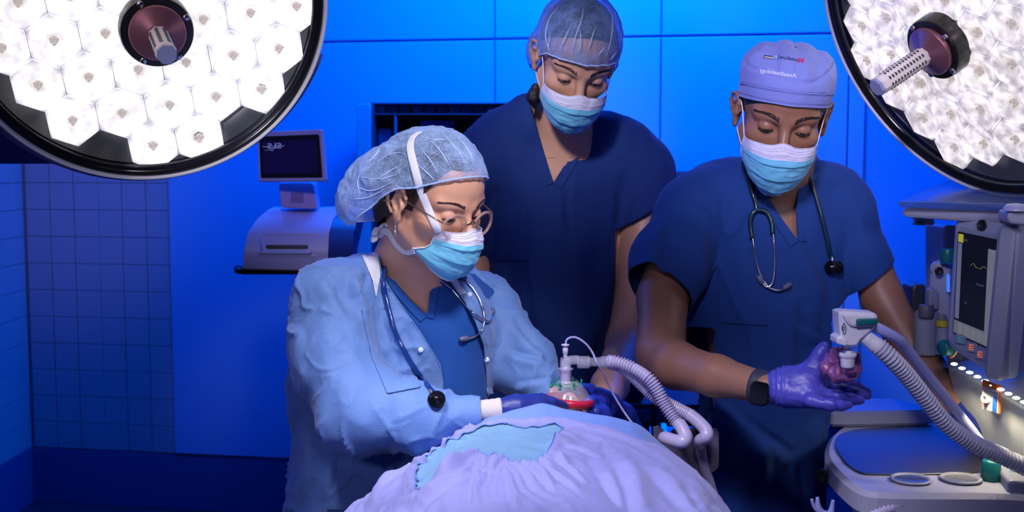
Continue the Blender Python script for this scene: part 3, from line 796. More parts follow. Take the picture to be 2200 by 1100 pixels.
def make_mask(h, par, side_w=.0018, ties=False, label=None, **kw):
    Vf, F, mt, (nu, nv) = mask_surface(h, **kw)
    Wd = h.P(Vf); m = obj('face_mask', (Wd, F, mt), [M_mask, M_maskw], par)
    md = m.modifiers.new('thick', 'SOLIDIFY'); md.thickness = .0008
    G = Wd.reshape(nv, nu, 3); fw = h.M[:, 1]*.0006
    for side in (0, nu-1):
        obj('binding', tube(G[:, side]+fw, side_w*h.s, 8, flat=.6), M_bind, m)
    obj('binding', tube(G[0]+fw, .0007*h.s, 6), M_bind, m); obj('binding', tube(G[-1]+fw, .0014*h.s, 8), M_bind, m)
    # dashed stitch rows on the upper band
    st = []
    for row in (3, 5, 8, 10):
        L_ = G[row]+h.M[:, 1]*.0007
        L2_ = resample(L_[3:-3], 110)
        for k in range(0, 108, 2): st.append(tube(L2_[k:k+2], .00028*h.s, 4))
    so = obj('stitching', join(*st), M_stitch, m); so['kind'] = 'stuff'
    return m, G
def nonwoven(name, base, a0=.25, a1=.95, fscale=260, dens=.5):
    """thin spunbond veil: fibrous, partly see-through"""
    if name in MATS: return MATS[name]
    m = bpy.data.materials.new(name); MATS[name] = m; m.use_nodes = True; nt = m.node_tree; nt.nodes.clear(); N = nt.nodes.new; L = nt.links.new
    o = N('ShaderNodeOutputMaterial'); tr = N('ShaderNodeBsdfTransparent'); df = N('ShaderNodeBsdfDiffuse'); tl = N('ShaderNodeBsdfTranslucent')
    df.inputs[0].default_value = tuple(base)+(1,); tl.inputs[0].default_value = tuple(base)+(1,)
    m1 = N('ShaderNodeMixShader'); m1.inputs[0].default_value = .25; L(df.outputs[0], m1.inputs[1]); L(tl.outputs[0], m1.inputs[2])
    tc = N('ShaderNodeTexCoord'); n = N('ShaderNodeTexNoise'); n.inputs['Scale'].default_value = fscale; n.inputs['Detail'].default_value = 6; n.inputs['Distortion'].default_value = 3.5
    n2 = N('ShaderNodeTexNoise'); n2.inputs['Scale'].default_value = 26; n2.inputs['Detail'].default_value = 3
    L(tc.outputs['Object'], n.inputs['Vector']); L(tc.outputs['Object'], n2.inputs['Vector'])
    lw = N('ShaderNodeLayerWeight'); lw.inputs[0].default_value = .35     # more fibres along the sight line where the veil turns away
    r = N('ShaderNodeMapRange'); r.inputs['From Min'].default_value = .42; r.inputs['From Max'].default_value = .62
    r.inputs['To Min'].default_value = a0; r.inputs['To Max'].default_value = a1; L(n.outputs['Fac'], r.inputs['Value'])
    r2 = N('ShaderNodeMapRange'); r2.inputs['From Min'].default_value = .35; r2.inputs['From Max'].default_value = .7
    r2.inputs['To Min'].default_value = -.12; r2.inputs['To Max'].default_value = .25; L(n2.outputs['Fac'], r2.inputs['Value'])
    ad = N('ShaderNodeMath'); ad.operation = 'ADD'; L(r.outputs[0], ad.inputs[0]); L(r2.outputs[0], ad.inputs[1])
    mu = N('ShaderNodeMath'); mu.operation = 'MULTIPLY_ADD'; mu.inputs[1].default_value = .75; L(lw.outputs['Facing'], mu.inputs[0]); L(ad.outputs[0], mu.inputs[2]); mu.use_clamp = True
    m2 = N('ShaderNodeMixShader'); L(mu.outputs[0], m2.inputs[0]); L(tr.outputs[0], m2.inputs[1]); L(m1.outputs[0], m2.inputs[2]); L(m2.outputs[0], o.inputs[0])
    return m
def wrinkle(P, s, amp, o=0, ax=(1, 1, 1)):
    """crumpled cloth: lobes with sharp creases"""
    P = P*np.array(ax); w = P + .35/s*np.stack([noise(P, s*.8, 5+o), noise(P, s*.8, 15+o), noise(P, s*.8, 25+o)], -1)
    return amp*((1-2.2*np.abs(noise(w, s, o)))*.7 + .3*(1-2.2*np.abs(noise(w, s*2.1, o+3))))
def displace(V, F, d): return V + vnorm(V, F)*np.asarray(d)[:, None]
def bent(a, b, n, bow):
    a, b = np.asarray(a, float), np.asarray(b, float); t = np.linspace(0, 1, n)[:, None]
    return a*(1-t)+b*t+np.asarray(bow)*(4*t*(1-t))
# ------------------------------------------------------------------ shared person helpers
def C3(p): return W(p[0], p[1], p[2])
def chain(pts, k=.03, sy=1.0):
    """pts (px,py,depth,radius_px): overlapping tapered segments"""
    return [P_rc(C3(a), PX(a[3], a[2]), C3(b), PX(b[3], b[2]), k, sy) for a, b in zip(pts[:-1], pts[1:])]
def carve_px(V, F, poly, ylim, soft=0, ylo=0):
    x, y = proj(V); g = -polysd(x, y, poly)*.0008
    return clip(V, F, np.where((V[:, 1] < ylim) & (V[:, 1] > ylo), g, -np.maximum(np.abs(g), 1e-4)))
def person_body(par, prims_head, prims_rest, h, splitz, m, ho=None, hh=.0021, hl=.0042):
    """one body mesh: fine voxels for head and neck, coarser ones for trunk and arms, from one field"""
    allp = prims_head+prims_rest
    hc = h.C; L = hc-np.array((.135, .15, .15)); H = hc+np.array((.135, .15, .15)); L[2] = splitz
    a = nets(*volume(allp, L, H, hh))
    lo = np.min([p[0]+p[3] for p in prims_rest], 0); hi = np.max([p[1]-p[3] for p in prims_rest], 0)
    hi[2] = max(hi[2], splitz)
    b = nets(*volume(allp, lo, hi, hl))
    cen = b[0][b[1]].mean(1); Lc, Hc = L+hh, H-hh
    inside = ((cen > Lc) & (cen < Hc)).all(1)
    b = (b[0], b[1][~inside])
    o = obj('body', join((a[0], a[1]), (b[0], b[1])), m, par)
    return o, bvh(a, b)
def patch(tree, poly, off, n=26, ymin=0):
    """small cloth piece lying on a surface, outlined in the frame"""
    P = np.array(poly, float); lo, hi = P.min(0), P.max(0)
    gx, gy = np.meshgrid(np.linspace(lo[0]-2, hi[0]+2, n), np.linspace(lo[1]-2, hi[1]+2, n), indexing='ij')
    V = []; ok = []
    for a, b in zip(gx.ravel(), gy.ravel()):
        p = hit(tree, a, b, off); p = None if p is not None and p[1] < ymin else p; ok.append(p is not None); V.append(p if p is not None else W(a, b, 2.1))
    V = np.array(V); F = []
    for i in range(n-1):
        for j in range(n-1):
            f = [i*n+j, (i+1)*n+j, (i+1)*n+j+1, i*n+j+1]
            if all(ok[k] for k in f): F.append(f)
    g = polysd(gx.ravel(), gy.ravel(), poly)
    return clip(V, np.array(F), g)
def collar_patch(tree, line, w, par, m, off=.0020, n=70):
    """cloth band of width w (frame px, sign = side) lying along a neckline"""
    P = spl(line, 8); T = np.gradient(P, axis=0); T /= np.linalg.norm(T, axis=1)[:, None]
    N_ = np.stack([-T[:, 1], T[:, 0]], 1)*w; e0 = N_*.06; ln = np.vstack([P+e0, (P+N_)[::-1]])
    p = patch(tree, ln.tolist(), off, n); o = obj('collar_band', (p[0], p[1]), m, par); md = o.modifiers.new('thick', 'SOLIDIFY'); md.thickness = .0014; md.offset = 0
    return o
def hem_tubes(name, loops, r, m, par, flat=.5, nmax=2, seg=8):
    for L_ in loops[:nmax]:
        cl = np.linalg.norm(L_[0]-L_[-1]) < .012
        P = smooth_line(L_, 4, cl); P = resample(np.vstack([P, P[:1]]) if cl else P, max(12, int(len(P)*.6)))
        obj(name, tube(P[:-1] if cl else P, r, seg, closed=cl), m, par)
def hair_cap(h, par, plane_n, plane_o, m, grow=.003, extra=()):
    q = [h.el((0, -.012, .032), (.0755+grow, .096+grow, .086+grow), .01), h.el((0, .020, .036), (.066+grow, .068+grow*.6, .058+grow), .02)]
    q += list(extra)
    V, F = sdf(q, .004); l = h.loc(V)
    V = V + vnorm(V, F)*(noise(V*np.array((1, 1, 1)), 160)*.0012)[:, None]
    g = -(l[:, 2]-np.interp(l[:, 1], *plane_n)) if plane_o is None else -(l @ unit(plane_n)-plane_o)
    V, F, _ = clip(V, F, g); return obj('hair', (V, F), m, par)
M_hair = mat('hair_black', (.012, .010, .012), .5, bump=(300, .8, 'noise'))
M_hair2 = mat('hair_brown', (.022, .013, .011), .5, bump=(300, .8, 'noise'))
SK_W = skinmat('skin_light', (.62, .32, .215), (.70, .38, .27)); SK_B = skinmat('skin_tan', (.56, .30, .20), (.62, .35, .25)); SK_R = skinmat('skin_brown', (.27, .125, .075), (.33, .16, .10))
M_scrub = cloth_grain('scrub_cloth', (.001, .040, .225), 1400, .3, .85, sheen=.04); M_scrub2 = cloth_grain('scrub_cloth_deep', (.001, .026, .175), 1400, .3, .85, sheen=.03)
M_scrubW = cloth_grain('scrub_cloth_inner', (.001, .065, .33), 1400, .3, .85, sheen=.1)
M_gown = cloth_grain('gown_nonwoven', (.105, .22, .53), 700, .35, .6, sheen=.3); M_lining = cloth_grain('gown_lining', (.62, .64, .76), 700, .3, .7)
M_knit = mat('knit_cuff', (.70, .66, .66), .85, bump=(260, .6, 'wave'))
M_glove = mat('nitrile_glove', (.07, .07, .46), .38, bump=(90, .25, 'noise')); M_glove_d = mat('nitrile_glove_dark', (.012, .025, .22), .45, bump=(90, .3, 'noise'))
V_W = nonwoven('bouffant_veil', (.38, .55, .95), .16, .80); V_B = nonwoven('bouffant_veil_thin', (.30, .48, .95), .10, .62)
# =================================================================== the woman at the patient's head
pw = thing('person', 'woman in open pale blue isolation gown, veil cap and clear glasses bending over the patient', 'person', W(840, 1400, 2.02)*np.array((1, 1, 0)))
hw = Head(W(931, 426, 1.985), 48, 20, -2, .955)
neck = [P_rc(hw.p(0, -.025, -.055), .050, W(902, 640, 2.085), .044, .03), P_rc(hw.p(0, -.045, -.05), .035, W(850, 600, 2.10), .055, .03)]
chest = [P_rc(W(872, 640, 2.13), .055, W(960, 650, 2.16), .05, .05), P_rc(W(890, 720, 2.10), .105, W(840, 1100, 2.08), .12, .05, .7)]
arms = chain([(712, 640, 1.99, 50), (722, 780, 1.92, 50), (775, 895, 1.88, 48), (900, 900, 1.87, 38), (1050, 880, 1.87, 17)], .02) + chain([(1050, 660, 2.19, 42), (1128, 790, 2.12, 40), (1185, 848, 2.05, 24)], .02)
bw, tw = person_body(pw, head_prims(hw, .2, jaw=.95), neck+chest+arms, hw, W(900, 640, 2.05)[2], SK_W)
eyes(hw, pw, tw, brow=(.0026, 0), browmat=M_hair2)
# hair: hairline shows in front of the ear under the cap
hv = [hw.el((0, -.075, .0), (.06, .05, .055), .02), hw.el((.060, .020, .010), (.0125, .036, .034), .01), hw.el((.055, -.055, -.035), (.02, .028, .04), .015), hw.el((0, -.125, .0), (.045, .04, .045), .02)]
hair_cap(hw, pw, ([-.15, -.06, -.015, .0, .024, .036, .050, .062], [-.11, -.07, -.02, -.014, -.010, .020, .040, .080]), None, M_hair2, .002, hv)
# ---- mask with ties
mw, Gm = make_mask(hw, pw, .0024, seed=1, wtop=.049, wmid=.049, wbot=.040, wv=([0, .38, .58, .74, .88, 1], [.050, .050, .054, .0575, .053, .042]), yv=([0, .38, .58, .74, .88, 1], [.060, .056, .040, .020, .024, .034]), ztop=-.018, zbot=-.120, pleat=.0042)
def strap_pts(h, pts, n=14): return spl([h.p(*p) for p in pts], n)
def ribbon(P, w, t, ups): return tube(P, w, 8, flat=t/w, up=ups)
ctr = hw.p(0, 0, 0)
tw_ = lambda P: np.array([unit(p-ctr) for p in P])
# ---- bouffant cap
def bouffant(h, par, prims, pn, po, m, seed=0, pl=.0028, bandr=.0016, crease=.004, rays=26, bandm=None):
    V, F = sdf(prims, .0034); l = h.loc(V); N_ = vnorm(V, F)
    d = -(l[:, 2]-np.interp(l[:, 1], *pn))         # negative above the band
    ang = np.arctan2(l[:, 0], l[:, 1]); fall = np.exp(-np.maximum(0, -d)/.045)
    ra = ang*rays/6.28+.8*noise(l, 14, seed); ridge = (1-np.abs(((ra) % 1)*2-1))**2.5
    q = crease*.55*(1-2.4*np.abs(noise(l*np.array((1.0, 1.0, .55)), 24, seed+4)))+crease*.35*(1-2.4*np.abs(noise(l, 48, seed+8)))
    disp = (pl*ridge*(.25+.75*fall)) + q*(1-.6*fall)
    V = V+N_*disp[:, None]
    V, F, loops = clip(V, F, d)
    o = obj('bouffant_cap', (V, F), m, par)
    for L_ in loops[:1]:
        P = smooth_line(np.vstack([L_, L_[:1]]), 4); P = resample(P, 150)[:-1]
        s_ = np.arange(len(P)); rr = bandr*(1+.25*np.sin(s_*2.1))
        obj('elastic_band', tube(P, rr, 8, closed=True), bandm or M_bindb, o)
    return o, V, F
M_bindb = cloth_grain('elastic_blue', (.36, .50, .92), 600, .4)
M_pleat = cloth_grain('veil_fold', (.45, .60, .98), 600, .3)
cw = [hw.el((0, -.008, .036), (.082, .103, .088), .01), P_el(W(880, 392, 2.0), (.098, .085, .068), None, .03), P_el(W(800, 422, 2.02), (.056, .066, .050), None, .03), P_el(W(782, 448, 2.0), (.040, .05, .030), None, .03)]
bwc, Vc, Fc = bouffant(hw, pw, cw, ([-.15, -.07, -.025, .0, .03, .09], [-.10, -.07, -.002, .024, .036, .076]), 0, V_W, 1, crease=.0062, pl=.0026)
# long bright folds standing on the veil
def veil_folds(par, V, F, lines, r, m, off=.0006):
    t = bvh((V, F)); q = []
    for ln in lines:
        P = spl(ln, 8); P = [hit(t, x, y, off) for x, y in P]; P = [p for p in P if p is not None]
        if len(P) > 4:
            P = np.array(P); w = np.sin(np.linspace(.12, math.pi-.12, len(P))); q.append(tube(smooth_line(P, 2), r*w, 6))
    return obj('fold', join(*q), m, par)
veil_folds(bwc, Vc, Fc, [[(902, 318), (925, 345), (940, 372)], [(925, 300), (950, 330), (968, 362)], [(950, 285), (985, 325), (1000, 352)], [(975, 285), (1005, 320), (1020, 352)], [(895, 352), (918, 372), (935, 390)], [(905, 295), (935, 300), (968, 298)],
   [(870, 330), (840, 330), (805, 352)], [(868, 350), (830, 372), (800, 392)], [(862, 372), (815, 385), (770, 380)], [(850, 388), (800, 410), (760, 400)], [(835, 402), (790, 425), (750, 428)], [(838, 428), (800, 448), (768, 450)], [(820, 310), (805, 335), (778, 360)], [(836, 452), (810, 462), (785, 466)], [(775, 368), (768, 395), (775, 420)]], .0011, M_pleat)
# ties: over the crown on top of the veil, and round the nape with a knot
thd = bvh((Vc, Fc), (np.asarray([v.co[:] for v in bw.data.vertices])+ORG[bw.name], [list(p.vertices) for p in bw.data.polygons]))
vis = drape_line(thd, [(944, 500), (934, 482), (921, 452), (904, 410), (889, 355), (881, 318), (885, 297), (899, 284)], .0030, 8)
top = np.vstack([vis[:-1], spl([vis[-1], vis[-1]+np.array((.012, .035, .002)), hw.p(-.055, -.035, .100), hw.p(-.079, .0, .07), hw.p(-.076, .03, .02), hw.p(-.058, .058, -.028)], 8)])
obj('tie_strap', tube(smooth_line(top, 2), .0068, 10, flat=.16, up=tw_(top)), M_bind, mw)
kn = W(816, 499, 2.02)
low = np.vstack([drape_line(thd, [(890, 538), (872, 541), (852, 524), (838, 500)], .0022, 8), [W(830, 492, 1.985), kn]])
obj('tie_strap', tube(smooth_line(low, 2), .0062, 10, flat=.16, up=np.array([unit(CAM0-p) for p in low])), M_bind, mw)
obj('tie_knot', join(sphere(kn, (.009, .008, .010)), tube(bent(kn, W(806, 518, 2.0), 6, (-.004, 0, 0)), [.006, .008, .009, .009, .008, .006], 8, flat=.4), tube(bent(kn, W(836, 486, 2.0), 8, (0, 0, .009)), .007, 8, flat=.4), tube(bent(kn, W(804, 505, 2.0), 8, (0, 0, .009)), .006, 8, flat=.4)), M_bind, mw)
# ---- scrub top under the gown
st = [P_rc(W(845, 640, 2.10), .070, W(985, 650, 2.16), .060, .05), P_rc(W(905, 730, 2.09), .128, W(860, 1120, 2.06), .14, .05, .70)] + chain([(1040, 650, 2.19, 48), (1090, 760, 2.16, 44)], .03)
V, F = sdf(st, .0045); x, y = proj(V)
V = displace(V, F, wrinkle(V, 13, .0035, 2, (1, 1, .5)))
V, F, lp = carve_px(V, F, [(822, 470), (822, 560), (850, 606), (880, 642), (917, 676), (922, 640), (926, 600), (960, 560), (960, 470)], 2.12)
ws = obj('scrub_top', (V, F), M_scrubW, pw)
tscr = bvh((V, F))
collar_patch(tscr, [(822, 545), (836, 578), (856, 612), (886, 648), (916, 680)], 17, ws, M_scrubW)
collar_patch(tscr, [(930, 590), (926, 625), (920, 655), (916, 682)], -16, ws, M_scrubW)
# ---- isolation gown
gw = chain([(860, 590, 2.12, 58), (712, 640, 2.00, 70)], .04) + chain([(712, 645, 1.99, 72), (716, 770, 1.94, 84), (770, 885, 1.89, 84), (895, 898, 1.875, 62), (1030, 882, 1.87, 27)], .025) \
   + chain([(900, 590, 2.14, 48), (1050, 645, 2.19, 46)], .04) + chain([(1050, 655, 2.19, 52), (1120, 785, 2.12, 58), (1178, 850, 2.06, 28)], .025) \
   + [P_rc(W(890, 715, 2.09), .142, W(815, 1150, 2.06), .168, .04, .74)] + chain([(700, 660, 2.06, 62), (700, 820, 2.08, 62), (705, 1150, 2.08, 66)], .05)
V, F = sdf(gw, .0034); P0 = V.copy()
def gfold(V, a, b, w, amp):
    """a long fold between two world points: ridge of width w with a sharp valley beside it"""
    a = np.asarray(a); b = np.asarray(b); ab = b-a; t = np.clip(((V-a)@ab)/(ab@ab), 0, 1)
    q = V-a-t[:, None]*ab; n = unit(np.cross(ab, a-CAM0)); s_ = q@n; dd = np.linalg.norm(q-np.outer(s_, n), axis=1)
    e = np.sin(np.clip(t, 0, 1)*math.pi)**.6*np.exp(-(dd/.05)**2)
    u = s_/w; return amp*e*(np.exp(-u*u)-1.0*np.exp(-((u-1.1)/.55)**2))
d_ = wrinkle(V, 7, .008, 3, (1, 1, .75)) + crumple(V, 8, .020, 3, (1.15, 1, .62)) + crease(V, 7, .0085, .06, 3, (1.2, 1, .7)) + crease(V, 13, .0055, .07, 9, (.8, 1, 1.2)) + crease(V, 26, .0022, .09, 19)
for ln in [((690, 600), (735, 690), 18, .010), ((738, 600), (770, 690), 14, -.010), ((700, 700), (800, 850), 22, .012), ((690, 780), (780, 880), 16, .010), ((760, 850), (850, 870), 14, -.014), ((740, 830), (830, 825), 14, .012), ((830, 850), (850, 905), 12, .012), ((800, 860), (806, 920), 12, -.010), ((900, 880), (915, 930), 10, .008),
           ((860, 870), (880, 930), 12, .010), ((660, 800), (720, 920), 16, .010), ((640, 700), (650, 850), 16, .010), ((700, 950), (740, 900), 12, .010), ((660, 900), (650, 1080), 16, .012), ((720, 950), (700, 1090), 14, .010), ((1090, 700), (1160, 780), 14, .010), ((1080, 760), (1180, 800), 12, .008), ((1110, 830), (1190, 830), 10, .008), ((960, 880), (985, 915), 9, .006),
           ((790, 660), (850, 800), 16, .006), ((850, 700), (905, 820), 12, .005), ((775, 560), (760, 640), 12, .008)]:
    (x0, y0), (x1, y1), w_, am = ln
    dd = 1.94 if x0 < 1040 else 2.1
    d_ += gfold(V, W(x0, y0, dd), W(x1, y1, dd), PX(w_, dd), am)
V = displace(V, F, d_)
V, F, lp = carve_px(V, F, [(822, 440), (812, 500), (814, 540), (819, 591), (860, 655), (905, 718), (945, 784), (951, 820), (952, 880), (1050, 880), (1046, 800), (1040, 740), (1022, 690), (1000, 648), (962, 596), (950, 560), (940, 440)], 2.10, ylo=1.955)
# sleeve mouth
hx = W(1034, 882, 1.87); g = np.minimum((V-hx)@unit(W(1034, 882, 1.87)-W(950, 888, 1.87)), (V[:, 0]-(hx[0]-.05)))
g = np.where((V[:, 1] < 1.97) & (V[:, 0] < W(1110, 800, 1.9)[0]), g, -1e-3)
Ft = np.array([f if len(f) == 4 else f+[f[-1]] for f in F if len(f) <= 4]); 
V, F, lp2 = clip(V, Ft, g)
gown = obj('isolation_gown', (V, F), M_gown, pw)
md = gown.modifiers.new('thick', 'SOLIDIFY'); md.thickness = .0012; md.offset = -1
tg = bvh((V, F))
hem_tubes('hem', lp, .0013, M_gown, gown, nmax=1)
# white lining turned out at the collar
tall = bvh((V, F), (np.asarray([v.co[:] for v in ws.data.vertices])+ORG[ws.name], [list(p.vertices) for p in ws.data.polygons]))
for poly in ([(773, 537), (800, 505), (815, 512), (812, 545), (817, 592), (808, 640), (800, 600)], [(956, 592), (972, 588), (1003, 630), (985, 634), (972, 622)]):
    p = patch(tg, poly, .003); o = obj('collar_lining', (p[0], p[1]), M_lining, gown)
# chest pocket
pc = patch(tg, [(776, 662), (835, 668), (838, 700), (905, 832), (832, 846), (800, 770)], .0022, 40); pk = obj('chest_pocket', (pc[0], pc[1]), M_gown, gown)
pk.modifiers.new('thick', 'SOLIDIFY').thickness = .0015
pc = patch(tg, [(706, 972), (780, 996), (850, 1002), (830, 1040), (760, 1095), (702, 1095)], .0022, 40, 1.905); pk = obj('waist_pocket', (pc[0], pc[1]), M_gown, gown)
pk.modifiers.new('thick', 'SOLIDIFY').thickness = .0015
for (x, y) in ((904, 752), (1046, 773), (1009, 633)):
    p = hit(tg, x, y, .002)
    if p is not None:
        n = unit(CAM0-p); obj('snap_button', xf(lathe([(.0001, .0022), (.003, .0022), (.0045, .001), (.005, -.001)], 20), basis(n), p), mat('snap_plastic', (.55, .66, .88), .3), gown)
# knit cuff and glove
cf = resample(np.array([W(1004, 884, 1.87), W(1050, 882, 1.87), W(1077, 880, 1.872)]), 16); obj('knit_cuff', tube(cf, [PX(r, 1.87)*(1+.03*math.sin(i*2.4)) for i, r in enumerate(np.linspace(22, 26, 16))], 22), M_knit, gown)
gl = chain([(1070, 880, 1.872, 23), (1110, 876, 1.88, 27), (1150, 874, 1.90, 29)], .01) + chain([(1150, 868, 1.90, 14), (1185, 866, 1.92, 12), (1212, 872, 1.94, 10)], .006) + chain([(1150, 880, 1.88, 14), (1185, 882, 1.89, 12), (1210, 890, 1.9, 10)], .006) + chain([(1145, 888, 1.90, 13), (1180, 897, 1.90, 12), (1200, 905, 1.9, 9)], .006) + chain([(1135, 862, 1.93, 13), (1165, 858, 1.95, 12), (1188, 862, 1.97, 9)], .006) + chain([(1140, 892, 1.87, 12), (1170, 905, 1.87, 11), (1190, 915, 1.88, 8)], .006)
V, F = sdf(gl, .0026); obj('glove', (displace(V, F, wrinkle(V, 60, .0009, 3)), F), M_glove_d, pw)
# earrings
er = hw.p(.081, .0015, -.040)
eh = thing('earring', 'small silver twisted drop earring in the woman\'s ear', 'earring', er)
M_silver = mat('silver', (.8, .75, .7), .15, 1)
th_ = np.linspace(0, 2*math.pi, 20)[:-1]
obj('hoop', tube([er+np.array((.0015*0, .0035*math.sin(a)*-1, -.001+.0045*math.cos(a))) for a in th_], .0005, 6, closed=True), M_silver, eh)
obj('twisted_drop', join(*[tube([er+np.array((.0012*math.cos(a*3+k), .0012*math.sin(a*3+k), -.005-.0032*a)) for a in np.linspace(0, 5.6, 40)], .0006, 5) for k in (0, math.pi)]), mat('silver_drop', (.8, .75, .7), .15, 1), eh)
cu_ = hw.p(.0915, -.021, -.006)
obj_c = obj('ear_cuff', tube([cu_+hw.M@np.array((.0055*math.cos(a), .0035*math.sin(a), .0016*math.sin(a*1.0))) for a in th_], .0007, 6, closed=True), mat('gold', (.8, .55, .25), .2, 1)); tag(obj_c, 'thin gold cuff ring on the rim of the woman\'s ear', 'ear cuff')
# ---- glasses
M_frame = mat('clear_acetate', (.55, .36, .31), .10, alpha=.36); M_lens = glasspane('spectacle_lens', .03, (.97, .98, 1, 1), .02); M_gold = mat('temple_metal', (.45, .30, .2), .25, .9)
gs = thing('glasses', 'round glasses with clear pink acetate frame on the woman\'s face', 'glasses', hw.p(0, .11, -.01))
gt = math.radians(-8)
def gp(x, z, y0=.101): return (x, y0-abs(x)**2*2.2+.07*0*z*math.tan(gt)*-1*.5, z-.012)
for s in (-1, 1):
    rim = [hw.p(*gp(s*(.0345+.0245*math.cos(a)), .0215*math.sin(a))) for a in np.linspace(0, 2*math.pi, 45)[:-1]]
    obj('rim', tube(rim, .0027, 10, closed=True, flat=1.0), M_frame, gs)
    cen = hw.p(*gp(s*.0345, 0)); Vl = [cen]+rim; obj('lens', (np.array(Vl), [[0, i+1, (i+1) % 44+1] for i in range(44)]), M_lens, gs)
    obj('temple', tube(spl([hw.p(*gp(s*.0585, .006)), hw.p(s*.071, .078, .000), hw.p(s*.0785, .04, .004), hw.p(s*.081, .0, .006), hw.p(s*.080, -.02, -.002)], 10), [.0021]*12+[.0017]*29, 8, flat=.7), M_gold, gs)
    obj('nose_pad', xf(sphere((0, 0, 0), (.0016, .003, .0048)), hw.M, hw.p(s*.0105, .097, -.016)), M_frame, gs)
obj('bridge', tube(spl([hw.p(*gp(.0115, .004)), hw.p(0, .1035, -.003), hw.p(*gp(-.0115, .004))], 8), .0018, 8), M_gold, gs)
# =================================================================== the tall man behind
pb = thing('person', 'tall man in dark blue scrubs and thin veil cap looking down from behind the woman', 'person', W(1200, 1200, 2.55)*np.array((1, 1, 0)))
hb = Head(W(1236, 124, 2.40), 7, 38, 7, 1.0)
nb = [P_rc(hb.p(0, -.03, -.05), .056, W(1205, 330, 2.56), .062, .03), P_rc(hb.p(0, -.06, -.03), .045, W(1195, 290, 2.60), .075, .03)]
chb = [P_rc(W(1100, 335, 2.60), .062, W(1310, 335, 2.60), .06, .05), P_rc(W(1200, 430, 2.58), .135, W(1175, 900, 2.56), .14, .05, .66)]
arb = chain([(1385, 400, 2.58, 44), (1378, 560, 2.54, 46), (1345, 740, 2.46, 42), (1310, 830, 2.22, 38), (1300, 868, 2.08, 30)], .02) + chain([(1000, 380, 2.58, 46), (1010, 560, 2.56, 40), (1020, 700, 2.5, 36)], .02)
bb, tb = person_body(pb, head_prims(hb, .45), nb+chb+arb, hb, W(1200, 340, 2.5)[2], SK_B)
eyes(hb, pb, tb, brow=(.0038, .0015), browmat=M_hair)
hair_cap(hb, pb, (0, -.85, 1), .024, M_hair, .003)
ht = sdf([P_rc(W(1150, 188, 2.41), .009, W(1146, 208, 2.42), .013, .01), P_rc(W(1146, 208, 2.42), .013, W(1150, 230, 2.43), .005, .01)], .003); obj('hair_tuft', (ht[0]+vnorm(*ht)*(noise(ht[0]*np.array((1, 1, .2)), 300)*.001)[:, None], ht[1]), M_hair, pb)
mb, Gb = make_mask(hb, pb, .0016, seed=4, wtop=.066, wmid=.068, wbot=.030, ztop=-.020, zbot=-.126, pleat=.0035, puff=.002)
def ear_loop(h, par, G, s, r=.0011, m=None):
    col = 0 if (h.loc(G[0, 0])[0] > 0) == (s > 0) else G.shape[1]-1
    a, b = h.loc(G[2, col]), h.loc(G[-8, col])
    P = spl([h.p(*a), h.p(s*.0725, .030, .002), h.p(s*.078, .012, .018), h.p(s*.085, -.012, .020), h.p(s*.085, -.022, -.006), h.p(s*.078, -.010, -.030), h.p(s*.070, .012, -.052), h.p(*b)], 10)
    obj('ear_loop', tube(P, r, 8), M_bind, par)
for s in (1, -1): ear_loop(hb, mb, Gb, s)
cb_ = [P_el(W(1129, 168, 2.425), (.019, .03, .023), None, .012), hb.el((0, -.010, .040), (.086, .106, .092), .01), hb.el((.072, -.040, -.012), (.020, .030, .042), .015), hb.el((-.076, -.020, -.01), (.018, .034, .034), .015), hb.el((.060, -.050, -.045), (.018, .022, .026), .012)]
bb_, Vc, Fc = bouffant(hb, pb, cb_, ([-.15, -.06, -.03, .0, .05, .09], [-.10, -.075, -.05, -.006, .034, .046]), 0, V_B, 5, pl=.0034, crease=.003, rays=20)
veil_folds(bb_, Vc, Fc, [[(1228, 118), (1236, 80), (1250, 40), (1254, 12)], [(1200, 116), (1212, 85), (1230, 48)], [(1262, 112), (1272, 80), (1280, 55)], [(1300, 125), (1312, 90), (1316, 40), (1305, 12)], [(1285, 120), (1300, 100)], [(1185, 120), (1172, 80), (1180, 40), (1200, 15)], [(1168, 125), (1150, 90), (1150, 50)], [(1325, 135), (1336, 105), (1334, 70)], [(1180, 112), (1178, 96), (1183, 70)], [(1310, 130), (1325, 112)], [(1240, 118), (1248, 96), (1246, 62)]], .0013, M_pleat)
# ---- scrub shirt
def sleeve_cut(V, F, hp, nrm, box_):
    """opens a sleeve at point hp, direction nrm, within a world box"""
    g = (V-hp) @ unit(nrm); m = ((V > box_[0]) & (V < box_[1])).all(1)
    F = np.array([list(f)+[f[-1]]*(4-len(f)) for f in (F if isinstance(F, list) else F.tolist()) if len(f) <= 4] + [[f[0], f[i], f[i+1], f[i+1]] for f in (F if isinstance(F, list) else []) if len(f) > 4 for i in range(1, len(f)-1)])
    return clip(V, F, np.where(m, g, -np.maximum(abs(g), 1e-3)))
sb = chain([(1142, 262, 2.54, 58), (1070, 305, 2.58, 58)], .03)+chain([(1302, 296, 2.57, 46), (1355, 332, 2.59, 54)], .03)+[P_rc(W(1110, 330, 2.60), .078, W(1320, 335, 2.60), .074, .05), P_rc(W(1200, 430, 2.58), .150, W(1175, 760, 2.56), .145, .05, .66), P_rc(W(1175, 760, 2.56), .145, W(1165, 1250, 2.56), .165, .05, .7)] \
   + chain([(1300, 325, 2.60, 62), (1375, 370, 2.59, 62), (1392, 520, 2.56, 66)], .03) + chain([(1080, 325, 2.60, 62), (1000, 370, 2.59, 66), (990, 520, 2.56, 60)], .03)
V, F = sdf(sb, .005)
